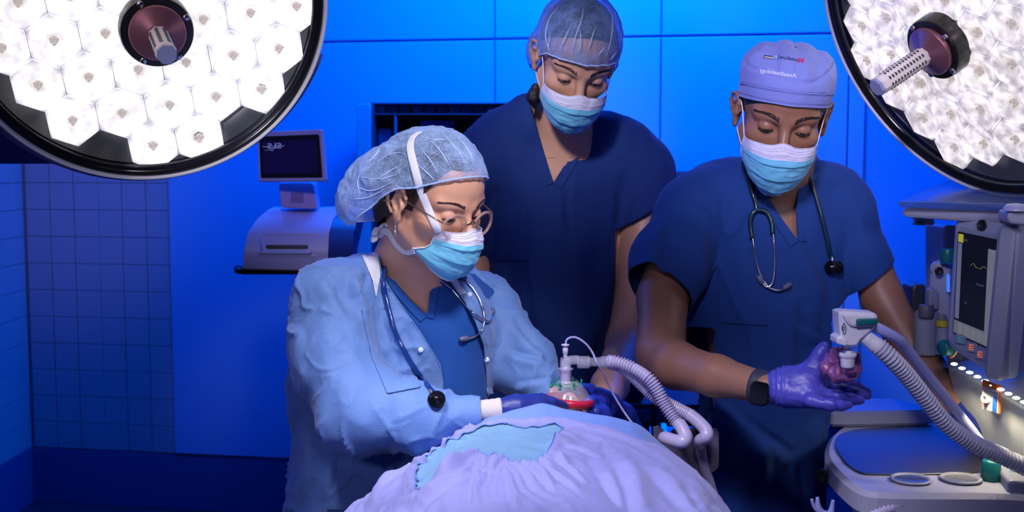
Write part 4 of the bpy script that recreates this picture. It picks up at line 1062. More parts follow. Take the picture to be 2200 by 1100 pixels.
d_ = wrinkle(V, 6, .006, 4, (1, 1, .6)) + crumple(V, 5, .012, 9, (1.3, 1, .5)) + crease(V, 5, .0075, .05, 16, (1.4, 1, .6)) + wrinkle(V, 15, .0022, 8, (1, 1, .6))
def folds(V, lst, d):
    out = 0
    for (x0, y0), (x1, y1), w_, am in lst: out = out+gfold(V, W(x0, y0, d), W(x1, y1, d), PX(w_, d), am)
    return out
d_ += folds(V, [((1300, 600), (1210, 900), 26, .012), ((1060, 500), (1090, 800), 26, .008), ((1330, 350), (1310, 520), 18, .008), ((1250, 480), (1230, 760), 30, .006), ((1110, 620), (1120, 900), 24, .009), ((1200, 400), (1210, 520), 14, .006)], 2.46)
V = displace(V, F, d_)
V, F, lb = carve_px(V, F, [(1128, 120), (1134, 208), (1158, 290), (1189, 392), (1222, 340), (1246, 290), (1250, 250), (1290, 120)], 2.66)
V, F, _ = sleeve_cut(V, F, W(1384, 455, 2.56), W(1395, 520, 2.56)-W(1355, 452, 2.56)+np.array((-.0, 0, 0)), (W(1318, 560, 2.56)-np.array((0, .4, .4)), W(1600, 300, 2.9)+np.array((0, .3, 0))))
V, F, _ = sleeve_cut(V, F, W(990, 505, 2.56), W(985, 560, 2.56)-W(990, 480, 2.56), (W(850, 640, 2.3)-np.array((0, .2, .3)), W(1040, 450, 2.9)))
sbo = obj('scrub_top', (V, F), M_scrub2, pb); sbo.modifiers.new('thick', 'SOLIDIFY').thickness = .002
tsb = bvh((V, F))
collar_patch(tsb, [(1134, 208), (1146, 250), (1160, 300), (1190, 394)], 19, sbo, M_scrub2)
collar_patch(tsb, [(1250, 268), (1240, 305), (1218, 348), (1190, 396)], -19, sbo, M_scrub2)
pc = patch(tsb, [(1066, 446), (1134, 446), (1136, 560), (1066, 560)], .0018, 24); obj('chest_pocket', (pc[0], pc[1]), M_scrub2, sbo).modifiers.new('thick', 'SOLIDIFY').thickness = .001
# trousers and shoes below, out of the frame's light
def legs(par, x, d, m, gap=95, r=70):
    V, F = sdf(chain([(x-gap*.55, 1050, d, r*1.25), (x-gap*.75, 1500, d, r*.9)], .03)+chain([(x+gap*.55, 1050, d, r*1.25), (x+gap*.75, 1500, d, r*.9)], .03)+[P_rc(W(x-gap*.75, 1500, d), .07, np.array((W(x-gap*.75, 1500, d)[0], d, .1)), .06, .03), P_rc(W(x+gap*.75, 1500, d), .07, np.array((W(x+gap*.75, 1500, d)[0], d, .1)), .06, .03)], .012)
    obj('scrub_trousers', (V, F), m, par)
    for s in (-1, 1):
        X = W(x+s*gap*.75, 1500, d)[0]; V, F = sdf([P_rc((X, d-.16, .045), .043, (X, d+.05, .055), .045, .02), P_rc((X, d+.04, .08), .045, (X, d+.03, .11), .045, .02)], .008); V[:, 2] = np.maximum(V[:, 2], .002); obj('clog', (V, F), M_dark, par)
legs(pb, 1165, 2.58, M_scrub2); legs(pw, 835, 2.1, M_scrubW)
gl = chain([(1302, 872, 2.08, 33), (1285, 862, 2.05, 30)], .012) + chain([(1285, 852, 2.04, 16), (1266, 838, 2.02, 13), (1250, 832, 2.0, 9)], .006) + chain([(1290, 868, 2.02, 15), (1268, 862, 1.99, 12), (1256, 868, 1.985, 9)], .006) + chain([(1296, 884, 2.0, 15), (1278, 886, 1.98, 12), (1266, 890, 1.98, 9)], .006) + chain([(1302, 896, 2.0, 14), (1290, 905, 1.98, 11), (1280, 910, 1.98, 9)], .006) + chain([(1285, 848, 2.08, 15), (1262, 842, 2.07, 12), (1248, 846, 2.06, 9)], .006)+chain([(1300, 880, 2.07, 33), (1330, 900, 2.12, 36), (1350, 930, 2.18, 34)], .012)
V, F = sdf(gl, .0028); obj('glove', (displace(V, F, wrinkle(V, 70, .0010, 3)), F), mat('nitrile_glove_blue', (.02, .04, .42), .4, bump=(90, .3, 'noise')), pb)
# =================================================================== the man at the breathing circuit
pr = thing('person', 'man in dark blue scrubs and periwinkle cloth cap holding the breathing bag', 'person', W(1650, 1300, 2.25)*np.array((1, 1, 0)))
hr = Head(W(1679, 239, 2.15), -8, 25, 7.5, 1.0)
nr = [P_rc(hr.p(0, -.025, -.055), .056, W(1690, 420, 2.27), .062, .03), P_rc(hr.p(0, -.05, -.04), .045, W(1690, 380, 2.32), .07, .03)]
chr_ = [P_rc(W(1560, 450, 2.30), .07, W(1780, 450, 2.31), .068, .05), P_rc(W(1655, 560, 2.27), .135, W(1640, 1000, 2.25), .09, .05, .68)]
arr = chain([(1455, 500, 2.22, 44), (1424, 640, 2.18, 54), (1420, 755, 2.10, 52), (1455, 785, 2.03, 50), (1540, 808, 1.94, 44), (1648, 834, 1.85, 33)], .015) + chain([(1850, 500, 2.26, 40), (1895, 640, 2.22, 44), (1985, 790, 2.14, 42), (2085, 890, 2.04, 34)], .015)
br, tr = person_body(pr, head_prims(hr, .25), nr+chr_+arr, hr, W(1690, 420, 2.2)[2], SK_R)
eyes(hr, pr, tr, brow=(.0042, .001), browmat=M_hair, lash=.0015)
hair_cap(hr, pr, (0, -.55, 1), -.0, M_hair, .0008)
mr, Gr = make_mask(hr, pr, .0015, seed=9, wtop=.065, wmid=.067, wbot=.040, ztop=-.020, zbot=-.128, pleat=.0042, puff=.003)
for s in (1, -1): ear_loop(hr, mr, Gr, s)
# ---- cloth cap
M_cap = cloth_grain('cap_cloth', (.20, .25, .66), 1300, .3, .8, sheen=.2); M_thread = mat('thread_dark', (.07, .08, .3), .8)
cp = [hr.el((0, -.010, .030), (.0835, .103, .093), .01), hr.el((0, .008, .058), (.076, .082, .058), .015), hr.el((.040, -.01, .078), (.042, .05, .034), .025), hr.el((-.040, -.02, .070), (.042, .05, .040), .025)]
V, F = sdf(cp, .0030); l = hr.loc(V); N_ = vnorm(V, F)
up = np.clip((l[:, 2]-.070)/.035, 0, 1); seam = .092+.004*np.sin(l[:, 0]*60)
d_ = wrinkle(V, 20, .0038, 9)*(.08+.92*up) + wrinkle(V, 11, .003, 3)*(.35) - .0045*np.exp(-((l[:, 2]-seam)/.0028)**2)*(l[:, 1] > -.02)
for x0, dp in ((.033, -.004), (-.004, -.005), (-.045, -.004)): d_ += dp*np.exp(-((l[:, 0]-x0)/.008)**2)*np.clip((l[:, 2]-.082)/.02, 0, 1)
for z0 in (.062, .068): d_ -= .0009*np.exp(-((l[:, 2]-z0+.0*l[:, 1])/.0008)**2)
V = V+N_*d_[:, None]
V, F, lc = clip(V, F, -(l[:, 2]-np.interp(l[:, 1], [-.15, -.06, .0, .09], [-.045, -.030, .022, .050])))
cap = obj('surgical_cap', (V, F), M_cap, pr); cap.modifiers.new('thick', 'SOLIDIFY').thickness = .0016
tc_ = bvh((V, F)); hem_tubes('hem', lc, .0013, M_cap, cap, nmax=1)
# cap's turned-up band and its stitch rows
def headring(h, tree, zf, off=.0006, arc=(8, 172), n=90):
    P = []
    for a in np.linspace(math.radians(arc[0]), math.radians(arc[1]), n):
        dv = np.array((math.cos(a), math.sin(a), 0)); yy = .088*math.sin(a); z = zf(yy)
        o_ = h.p(*(dv*.2+np.array((0, 0, z)))); dr = h.M @ -dv; r = tree.ray_cast(Vector(o_), Vector(dr))
        if r[0] is not None: P.append(np.array(r[0])-dr*off)
    return np.array(P)
for dz in (.006, .022, .027):
    R_ = headring(hr, tc_, lambda y: np.interp(y, [-.15, -.06, .0, .09], [-.045, -.030, .022, .050])+dz)
    R2 = resample(R_, 300); q = [tube(R2[k:k+2], .00035, 4) for k in range(0, 298, 2)]; so = obj('stitching', join(*q), M_thread, cap); so['kind'] = 'stuff'
R_ = headring(hr, tc_, lambda y: np.interp(y, [-.15, -.06, .0, .09], [-.045, -.030, .022, .050])+.0245, .0002); obj('band_fold', tube(smooth_line(R_, 2), .0011, 6), M_cap, cap)
def decal(tree, T, cen, right, upv, ddir, size, mirror=True, off=.0005):
    V, F = T; V = V.copy(); V[:, 0] *= (-1 if mirror else 1)*size; V[:, 1] *= size
    out = []
    for x, y, _ in V:
        o_ = cen+right*x+upv*y-ddir*.12; r = tree.ray_cast(Vector(o_), Vector(ddir))
        out.append((np.array(r[0])-ddir*off) if r[0] is not None else cen+right*x+upv*y)
    return np.array(out), F
rt = -hr.M[:, 0]; upv = hr.M[:, 2]; dd_ = -hr.M[:, 1]
M_let = mat('white_thread', (.75, .76, .95), .6)
def cappt(px, py): return hit(tc_, px, py, 0, 2.05)
dd_ = unit(cappt(1671, 157)-CAM0); sl = cappt(1709, 163)-cappt(1632, 150); sl = unit(sl-dd_*np.dot(sl, dd_)); upl = unit(np.cross(sl, dd_)); upl = upl if upl[2] > 0 else -upl
T = text_mesh('Anesthesiology', 1.0, bold=.012); wid = T[0][:, 0].max()-T[0][:, 0].min(); k_ = PX(78, 2.05)/wid
obj('cap_lettering', decal(tc_, T, cappt(1671, 157), sl, upl, dd_, k_*1.0, off=.0012), M_let, cap, False, label='white embroidered lettering')
for s_, x0, x1, y0, y1, m_ in (('M', 1716, 1726, 129, 131, mat('thread_red', (.55, .03, .15), .7)), ('ontefiore', 1676, 1715, 122, 129, mat('thread_navy', (.02, .02, .12), .7)), ('|', 1671.5, 1674.5, 121, 121.2, MATS['thread_navy'])):
    T = text_mesh(s_, 1.0, bold=.012); w0 = T[0][:, 0].max()-T[0][:, 0].min(); a, b = cappt(x0, y0), cappt(x1, y1)
    kk = .0105 if s_ == '|' else np.linalg.norm(b-a)/w0
    obj('cap_lettering', decal(tc_, T, (a+b)/2, sl, upl, dd_, kk, off=.0012), m_, cap, False)
a, b = cappt(1641, 123), cappt(1664, 123); wl_ = np.linalg.norm(b-a)
gr_ = np.array([(x, y, 0) for y in (-.5, -.17, .17, .5) for x in np.linspace(-.5, .5, 9)])*np.array((wl_, wl_*.30, 0)); gf = [[j*9+i, j*9+i+1, (j+1)*9+i+1, (j+1)*9+i] for j in range(3) for i in range(8)]
obj('cap_badge', decal(tc_, (gr_, gf), (a+b)/2, sl, upl, dd_, 1, False, .0006), mat('thread_black', (.01, .01, .02), .7), cap, False)
T = text_mesh('Einstein', 1.0, bold=.015); w0 = T[0][:, 0].max()-T[0][:, 0].min(); obj('cap_lettering', decal(tc_, T, (a+b)/2, sl, upl, dd_, wl_*.9/w0, True, .001), M_let, cap, False)
a = cappt(1667, 122); gr2 = np.array([(x, y, 0) for y in (-.5, .5) for x in (-.5, 0, .5)])*.0048; obj('cap_badge', decal(tc_, (gr2, [[0, 1, 4, 3], [1, 2, 5, 4]]), a, sl, upl, dd_, 1, False, .0006), mat('thread_cyan', (.2, .5, .85), .7), cap, False)
# ---- scrub shirt
sr = chain([(1612, 392, 2.26, 46), (1540, 425, 2.29, 56)], .03)+chain([(1738, 398, 2.27, 44), (1790, 430, 2.30, 52)], .03)+[P_rc(W(1560, 450, 2.30), .086, W(1770, 455, 2.31), .082, .05), P_rc(W(1655, 540, 2.27), .150, W(1640, 780, 2.25), .160, .05, .68), P_rc(W(1640, 780, 2.25), .158, W(1636, 860, 2.24), .150, .05, .7), P_rc(W(1640, 930, 2.25), .125, W(1652, 1250, 2.27), .100, .03, .8), P_rc(W(1740, 860, 2.25), .055, W(1745, 900, 2.25), .05, .04)] \
   + chain([(1580, 425, 2.30, 62), (1490, 455, 2.26, 66), (1440, 560, 2.20, 72), (1418, 640, 2.17, 66)], .03) + chain([(1750, 425, 2.31, 60), (1815, 455, 2.28, 52), (1858, 570, 2.24, 48), (1885, 640, 2.22, 46)], .03)
V, F = sdf(sr, .0045)
d_ = wrinkle(V, 6.5, .006, 14, (1, 1, .6)) + crumple(V, 6, .012, 3, (1.3, 1, .5)) + crease(V, 6, .0075, .05, 6, (1.4, 1, .6)) + wrinkle(V, 16, .0022, 18, (1, 1, .6))
d_ += folds(V, [((1690, 480), (1790, 700), 20, .012), ((1700, 640), (1690, 860), 20, .010), ((1500, 500), (1510, 700), 18, .010), ((1760, 560), (1745, 740), 18, .008), ((1480, 860), (1640, 960), 22, -.010), ((1560, 900), (1700, 1000), 20, .010), ((1760, 900), (1735, 1090), 16, .012), ((1640, 960), (1650, 1090), 18, .010), ((1580, 480), (1600, 640), 16, .006), ((1700, 700), (1800, 760), 16, .007), ((1420, 480), (1400, 600), 18, .008), ((1480, 420), (1540, 390), 12, .006), ((1830, 480), (1860, 600), 14, .009), ((1700, 1010), (1720, 1095), 12, .009)], 2.13)
V = displace(V, F, d_)
V, F, lr = carve_px(V, F, [(1592, 250), (1606, 345), (1636, 400), (1680, 470), (1714, 516), (1710, 452), (1718, 385), (1728, 330), (1735, 250)], 2.40)
V, F, _ = sleeve_cut(V, F, W(1430, 612, 2.15), W(1430, 612, 2.15)-W(1446, 585, 2.17)+np.array((0, 0, 0)), (W(1300, 760, 2.0)-np.array((0, .1, .2)), W(1478, 500, 2.5)))
V, F, _ = sleeve_cut(V, F, W(1870, 592, 2.23), W(1870, 592, 2.23)-W(1852, 568, 2.23), (W(1842, 760, 2.0)-np.array((0, .1, .2)), W(2050, 480, 2.6)))
sro = obj('scrub_top', (V, F), M_scrub, pr); sro.modifiers.new('thick', 'SOLIDIFY').thickness = .002
tsr = bvh((V, F)); legs(pr, 1650, 2.3, M_scrub, 70, 48)
collar_patch(tsr, [(1604, 352), (1636, 402), (1680, 470), (1715, 518)], 20, sro, M_scrub)
collar_patch(tsr, [(1726, 352), (1718, 388), (1711, 440), (1715, 520)], -20, sro, M_scrub)
pc = patch(tsr, [(1544, 582), (1600, 580), (1645, 583), (1650, 700), (1546, 694)], .0018, 24); obj('chest_pocket', (pc[0], pc[1]), M_scrub, sro).modifiers.new('thick', 'SOLIDIFY').thickness = .001
# ---- gloves
gp_ = chain([(1662, 834, 1.85, 33), (1690, 830, 1.84, 40), (1735, 826, 1.83, 44)], .012) + chain([(1690, 848, 1.82, 26), (1745, 856, 1.80, 22)], .015) + chain([(1735, 806, 1.835, 24), (1752, 782, 1.83, 17), (1762, 760, 1.83, 14), (1769, 745, 1.83, 11)], .010) \
    + chain([(1750, 818, 1.85, 17), (1805, 822, 1.87, 13), (1838, 832, 1.88, 11.5), (1862, 842, 1.88, 9)], .007) + chain([(1752, 830, 1.83, 17), (1812, 838, 1.835, 13), (1840, 845, 1.84, 11), (1862, 850, 1.84, 9)], .006) + chain([(1748, 846, 1.80, 17), (1800, 853, 1.795, 13), (1830, 858, 1.80, 11), (1848, 860, 1.80, 9)], .006) + chain([(1742, 862, 1.785, 15), (1785, 870, 1.77, 12), (1808, 872, 1.77, 10), (1824, 870, 1.775, 8)], .006)
V, F = sdf(gp_, .0022); x, y = proj(V)
V = displace(V, F, wrinkle(V, 55, .0010, 6)+.0012*np.sin(x*.55)*np.exp(-((x-1672)/16)**2))
obj('glove', (V, F), M_glove, pr)
ring = [W(1657, 834, 1.85)+np.array((.004*math.cos(a)*0, PX(33, 1.85)*math.cos(a), PX(35, 1.85)*math.sin(a))) for a in np.linspace(0, 2*math.pi, 30)[:-1]]
obj('glove_cuff', tube(ring, .0022, 8, closed=True), M_glove, pr)
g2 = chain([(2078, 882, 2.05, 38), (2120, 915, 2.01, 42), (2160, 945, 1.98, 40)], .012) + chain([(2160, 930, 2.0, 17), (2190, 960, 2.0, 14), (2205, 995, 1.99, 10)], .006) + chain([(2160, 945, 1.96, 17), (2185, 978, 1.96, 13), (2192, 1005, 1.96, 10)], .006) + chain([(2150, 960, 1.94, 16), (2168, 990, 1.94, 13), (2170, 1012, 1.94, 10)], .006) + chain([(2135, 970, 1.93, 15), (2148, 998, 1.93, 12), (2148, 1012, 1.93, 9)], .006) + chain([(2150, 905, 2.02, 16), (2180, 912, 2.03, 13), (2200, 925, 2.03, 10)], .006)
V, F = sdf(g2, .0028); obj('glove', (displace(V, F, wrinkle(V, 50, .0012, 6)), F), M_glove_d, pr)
# ---- watch
wc = thing('wristwatch', 'black square smartwatch on the wrist of the man with the cloth cap', 'watch', W(1632, 830, 1.80))
ax = unit(W(1660, 836, 1.85)-W(1600, 820, 1.88)); side = unit(np.cross(ax, (0, 0, 1.0))); upw = np.cross(side, ax)
wcen = W(1634, 832, 1.862)
rg = [wcen+side*PX(35, 1.86)*math.cos(a)+upw*PX(37, 1.86)*math.sin(a) for a in np.linspace(0, 2*math.pi, 60)[:-1]]
obj('watch_strap', tube(rg, .0125, 12, closed=True, flat=.14, up=np.array([unit(p-wcen) for p in rg])), mat('watch_strap', (.02, .025, .05), .6), wc)
fn = unit(CAM0-W(1636, 842, 1.8)+np.array((-.1, 0, -.25))); fc = wcen+side*0+fn*PX(40, 1.86)-np.array((0, 0, .006))
case = obj('watch_case', xf(prism(rrect(.031, .038, .009, 6), -.005, .005, .002), basis(fn, upw), fc), mat('watch_case', (.02, .02, .025), .2, .6), wc, auto=40)
obj('watch_face', xf(prism(rrect(.028, .035, .008, 6), .0049, .0060, .0006), basis(fn, upw), fc), mat('watch_glass', (.002, .002, .003), .08), case, auto=40)
obj('crown', xf(xf(lathe([(.003, 0), (.003, .002), (.0001, .0022)], 14), basis((1, 0, 0)), (.0155, .006, 0)), basis(fn, upw), fc), MATS['watch_case'], case)
# =================================================================== patient, table and drape
pp = thing('person', 'patient lying under lavender surgical drapes with a breathing mask over the face', 'person', (W(1215, 900, 2.05)[0], 1.95, 0))
# head lies face up, crown away from the viewer
hp = Head(np.array((W(1224, 900, 1.99)[0], 2.02, .922)), 0, 0, 0, .97)
hp.M = np.stack([np.array((-1.0, 0, 0)), unit((0, .10, 1)), unit((0, 1, -.10))], 1)   # x right ear, face up, crown away
hp.M[:, 0] = unit(np.cross(hp.M[:, 1], hp.M[:, 2]))
nk = [P_rc(hp.p(0, -.02, -.05), .054, (hp.C[0], 1.86, .90), .055, .03), P_rc((hp.C[0]-.13, 1.80, .90), .07, (hp.C[0]+.13, 1.80, .90), .07, .05),
      P_rc((hp.C[0]-.01, 1.75, .90), .11, (hp.C[0]-.02, 1.1, .88), .12, .05)]
obj('body', sdf(head_prims(hp, .1)+nk, .0042), SK_W, pp)
tb_ = thing('operating_table', 'padded operating table hidden under the drapes', 'table', (hp.C[0], 1.5, 0))
obj('mattress', box((hp.C[0]+.04, 1.4, .80), (.38, 1.5, .07), .02), M_black, tb_); obj('column', box((hp.C[0], 1.4, .38), (.3, .4, .76), .02), mat('table_steel', (.4, .4, .45), .3, .9), tb_); obj('base', box((hp.C[0], 1.4, .05), (.5, .9, .098), .02), M_dark, tb_)
M_drape = cloth_grain('drape_lavender', (.34, .36, .74), 800, .35, .65, sheen=.2); M_flap = cloth_grain('drape_blue', (.17, .30, .76), 800, .3, .6, sheen=.2)
M_film = cloth_grain('incise_film', (.24, .46, .66), 500, .15, .35, sheen=0); M_film2 = M_film
OUT = spl([(640, 1190), (745, 1100), (800, 1058), (870, 1003), (950, 945), (1010, 914), (1090, 897), (1180, 901), (1280, 920), (1360, 938), (1432, 966), (1500, 1024), (1548, 1080), (1600, 1180)], 10)
D0 = 1.72
O3 = np.array([W(x, y, D0) for x, y in OUT])
O3 = resample(O3, 260)
def drape_pts(ny, y0=D0+.03, y1=1.02):
    X, Z = O3[:, 0], O3[:, 2]; rows = []
    for j in range(ny):
        t = j/(ny-1); y = y0+(y1-y0)*t
        xm = .035; zz = Z.copy(); k = 1+.05*t
        top = np.exp(-((X-xm)/.17)**2)
        zz = zz - .000*t + top*(.012*math.sin(t*3.0)) - .03*max(0, (.06-t))/.06*1.0
        rows.append(np.stack([xm+(X-xm)*k, np.full(len(X), y), zz], 1))
    return np.vstack(rows)
NY = 300; NX = 260
DV = drape_pts(NY); DF = np.array([[j*NX+i, j*NX+i+1, (j+1)*NX+i+1, (j+1)*NX+i] for j in range(NY-1) for i in range(NX-1)])
if vnorm(DV, DF)[:, 2].mean() < 0: DF = DF[:, ::-1]
px_, py_ = proj(DV)
# drapery relief: radial gathers around the window, slack valleys, fine crumple
win = [(903, 1062), (900, 1022), (928, 975), (975, 948), (1010, 932), (1040, 916), (1075, 912), (1100, 918), (1150, 920), (1180, 915), (1211, 922), (1196, 945), (1152, 1002), (1100, 1000), (1040, 984), (1020, 980), (985, 1018), (940, 1046)]
sdw = polysd(px_, py_, win)
ang = np.arctan2(py_-965, px_-1060)
near = np.exp(-(np.maximum(sdw, 0)/60)**2)
rel = .0048*near*np.where(py_ < 940, .35, 1)*(1-2*np.abs(((ang*5.2+1.1*noise(DV, 9)) % 1)*2-1))*np.clip(1.2-.8*np.sin(-ang), .25, 1)*(sdw > -6)
rel = rel + crease(DV, 9, .0045, .06, 3, (1.2, .6, 1))*(.5+near) + crease(DV, 22, .0020, .08, 13)*(.3+near) + crumple(DV, 11, .010, 5, (1.3, .7, 1))*(.35+1.1*near+.5*(px_ < 1000)) + wrinkle(DV, 7, .0055, 3, (1, .7, 1)) + wrinkle(DV, 16, .0024, 13, (1, .8, 1))*(.35+near) + wrinkle(DV, 36, .0009, 23)
def pfold(x0, y0, x1, y1, w, a, sharp=1.0):
    ex, ey = x1-x0, y1-y0; L2 = ex*ex+ey*ey; t = np.clip(((px_-x0)*ex+(py_-y0)*ey)/L2, 0, 1)
    sx = ((px_-x0-t*ex)*-ey+(py_-y0-t*ey)*ex)/math.sqrt(L2); dx = np.hypot(px_-x0-t*ex, py_-y0-t*ey)
    return a*np.sin(np.clip(t, .02, .98)*math.pi)**.5*(np.exp(-(dx/w)**2)-.8*np.exp(-((sx-1.2*w)/(.5*w))**2)*(dx < 3*w))
for f in ((1000, 1010, 960, 1046, 7, .010), (965, 1025, 905, 1062, 8, .009), (1020, 985, 900, 1095, 11, .010), (1340, 1000, 1390, 1100, 22, .011), (1300, 1015, 1350, 1080, 16, .008), (1400, 1010, 1500, 1095, 18, .007),
          (1160, 1000, 1240, 1062, 6, .006), (1185, 975, 1260, 1040, 6, .006), (1140, 1006, 1190, 1060, 6, .005), (1200, 955, 1290, 985, 5, .004), (860, 1020, 800, 1090, 8, .006), (880, 1000, 780, 1095, 7, .006), (930, 970, 830, 1050, 6, .005),
          (1090, 1012, 1110, 1095, 9, .005), (1040, 1000, 1020, 1095, 10, .006), (960, 1055, 850, 1098, 9, .007), (1470, 1040, 1520, 1098, 14, .006), (1210, 905, 1430, 968, 9, .003)):
    rel = rel+pfold(*f)
edgefade = np.clip((DV[:, 2]-.80)/.08, .3, 1)
DVd = DV + vnorm(DV, DF)*(rel*edgefade)[:, None]
rag = sdw + 2.6*noise(DV, 38) + .8*noise(DV, 110)
V, F, lw_ = clip(DVd, DF, -rag*.001)
dr = obj('surgical_drape', (V, F), M_drape); tag(dr, 'lavender surgical drape with a torn window covering the patient\'s chest', 'drape')
dr.modifiers.new('thick', 'SOLIDIFY').thickness = .0012
hem_tubes('window_hem', lw_, .0011, M_flap, dr, nmax=1)
# pale blue incise film underneath the window
FV = DV + vnorm(DV, DF)*((rel*.75*(sdw > -60)*np.exp(np.minimum(0, sdw)/25)+wrinkle(DV, 9, .0015, 7)-.0022))[:, None]
g = (sdw-22)*.001; V, F, _ = clip(FV, DF, g)
fo = obj('incise_film', (V, F), M_film, dr, label='pale cyan incise film showing in the window')
# fold line of the far sheet and the blue sheet rising behind it
OUT2 = spl([(905, 985), (960, 948), (1000, 916), (1040, 897), (1100, 876), (1160, 863), (1185, 866), (1230, 876), (1300, 885), (1365, 905), (1400, 928), (1470, 985), (1560, 1080)], 10)
P3 = resample(np.array([W(x, y, 1.86) for x, y in OUT2]), 200); rows = []
for j in range(60):
    t = j/59; y = 1.90-.20*t; R_ = P3.copy(); R_[:, 1] = y; R_[:, 2] += -.045*max(0, (.25-t)/.25)**2 - .0*t; s_ = 1-.0*t
    R_[:, 2] -= .035*t**1.3; rows.append(R_)
BV = np.vstack(rows); BF = np.array([[j*200+i, j*200+i+1, (j+1)*200+i+1, (j+1)*200+i] for j in range(59) for i in range(199)])
if vnorm(BV, BF)[:, 2].mean() < 0: BF = BF[:, ::-1]
BV = BV + vnorm(BV, BF)*(wrinkle(BV, 9, .003, 4)+wrinkle(BV, 24, .0011, 5))[:, None]
o = obj('surgical_drape', (BV, BF), M_flap); tag(o, 'blue drape sheet folded back behind the lavender drape below the breathing mask', 'drape'); o.modifiers.new('thick', 'SOLIDIFY').thickness = .001
# =================================================================== breathing mask and circuit
M_clear = mat('clear_plastic', (.75, .74, .95), .12, alpha=.24, spec=.8); M_clear2 = mat('frosted_plastic', (.62, .58, .86), .25, alpha=.80, spec=.7)
M_red = mat('red_cushion', (.52, .012, .05), .3); M_green = mat('green_clip', (.0, .28, .14), .2, coat=.5)
MD = 1.985
bm = thing('breathing_mask', 'clear breathing mask with red cushion and green ring held on the patient', 'mask', W(1222, 905, MD))
def ringz(px, py, d, r, rt, m, name, par, sq=1.0, n=40, tilt=0):
    c = W(px, py, d); R = PX(r, d)
    P = [c+np.array((R*math.cos(a), R*sq*math.sin(a), R*math.cos(a)*tilt)) for a in np.linspace(0, 2*math.pi, n+1)[:-1]]
    return obj(name, tube(P, PX(rt, d), 10, closed=True), m, par)
def lz(prof, px, d, m, name, par, seg=40, sq=1.0, capends=False):
    """lathe about the vertical with a profile in frame pixels (radius, y)"""
    pr_ = [(PX(r, d), W(px, y, d)[2]) for r, y in prof]; V, F = lathe(pr_, seg, capends); V[:, 1] *= sq; V[:, :2] += W(px, 500, d)[:2]
    return obj(name, (V, F), m, par)
dome = lz([(56, 868), (50, 855), (40, 838), (29, 826), (23, 820), (21, 816)], 1222, MD, M_clear, 'dome', bm, sq=1.0)
c = W(1222, 860, MD); P = [c+np.array((PX(47, MD)*math.cos(a), PX(52, MD)*math.sin(a), -.004*math.cos(a)-.002*math.sin(a))) for a in np.linspace(0, 2*math.pi, 49)[:-1]]
obj('cushion', tube(P, PX(8.5, MD), 14, closed=True, flat=1.0), M_red, bm)
ringz(1217, 826, MD, 23, 2.6, M_green, 'hook_ring', bm)
for k, a in enumerate((0, 62, 118, 180, 242, 298)):
    a = math.radians(a); c0_ = W(1217, 826, MD); d = np.array((math.cos(a), math.sin(a), 0)); R = PX(23, MD)
    obj('hook', join(tube([c0_+d*R, c0_+d*(R+.006), c0_+d*(R+.008)+np.array((0, 0, .006)), c0_+d*(R+.007)+np.array((0, 0, .009))], .0017, 8), sphere(c0_+d*(R+.008)-np.array((0, 0, .003)), .0028, nu=10, nv=6)), M_green, bm)
# elbow connector
ec = thing('elbow_connector', 'clear plastic elbow with a capped sampling port on top of the mask', 'connector', W(1217, 822, MD))
lz([(13, 824), (13.5, 793), (17, 793), (17, 791), (14, 791), (12, 790), (12, 776), (10.5, 768)], 1216, MD, M_clear, 'socket', ec, 32)
lz([(10, 822), (10.5, 800), (11, 793)], 1216, MD, M_clear2, 'inner_tube', ec, 28)
el_ = spl([W(1216, 790, MD), W(1216, 780, MD), W(1220, 775, MD), W(1230, 773.5, MD), W(1243, 773, MD)], 8)
obj('elbow', tube(el_, PX(10, MD), 20), M_clear, ec)
lz([(4.5, 768), (4.5, 760), (6, 758), (6.2, 748), (4, 746), (4, 744), (8.5, 742.5), (9, 741), (8.5, 739.5), (3, 739), (2, 738)], 1215.5, MD, M_clear2, 'port_cap', ec, 24)
def htube(pts, r, seg=24): return tube([W(*p) for p in pts], r, seg)
obj('coupling', tube([W(1240, 778, MD), W(1241, 778, MD), W(1266, 778, MD), W(1267, 778, MD)], [PX(12, MD), PX(13.5, MD), PX(13.5, MD), PX(12, MD)], 28), M_clear, ec)
obj('coupling', tube([W(1262, 778, MD), W(1290, 777, MD), W(1291, 777, MD), W(1306, 776, MD)], [PX(10, MD), PX(10, MD), PX(11.5, MD), PX(12, MD)], 28), M_clear, ec)
# thin sampling line
sl_ = spl([W(1215.5, 740, MD), W(1217, 731, MD), W(1226, 725, MD), W(1240, 726, MD), W(1258, 738, MD), W(1272, 756, MD), W(1282, 778, 1.97), W(1295, 800, 1.98), W(1312, 836, 2.0), W(1330, 868, 2.0), W(1350, 898, 1.99), W(1372, 925, 1.97), W(1400, 960, 2.0), W(1430, 1010, 2.1)], 12)
o = obj('sampling_line', tube(sl_, PX(2.4, MD), 10), mat('sampling_tube', (.5, .48, .85), .15, alpha=.6)); tag(o, 'thin clear sampling line looping from the port on the elbow', 'tube')
def corrugated(P, r, pitch, depth, seg=24, mask=None):
    """P dense curve; ribbed where mask(t) is true"""
    s = np.r_[0, np.cumsum(np.linalg.norm(np.diff(P, axis=0), axis=1))]; n = int(s[-1]/(pitch/6)); t = np.linspace(0, s[-1], n)
    Q = np.stack([np.interp(t, s, P[:, i]) for i in range(3)], 1); u = t/s[-1]
    m = np.array([mask(a) for a in u]) if mask else np.ones(n)
    ph = (t/pitch) % 1.0; saw = (1-np.abs(ph*2-1))**1.0
    R = r + m*depth*(saw-.5) + (1-m)*0
    return tube(Q, R, seg)
r1 = PX(13.5, 1.95)
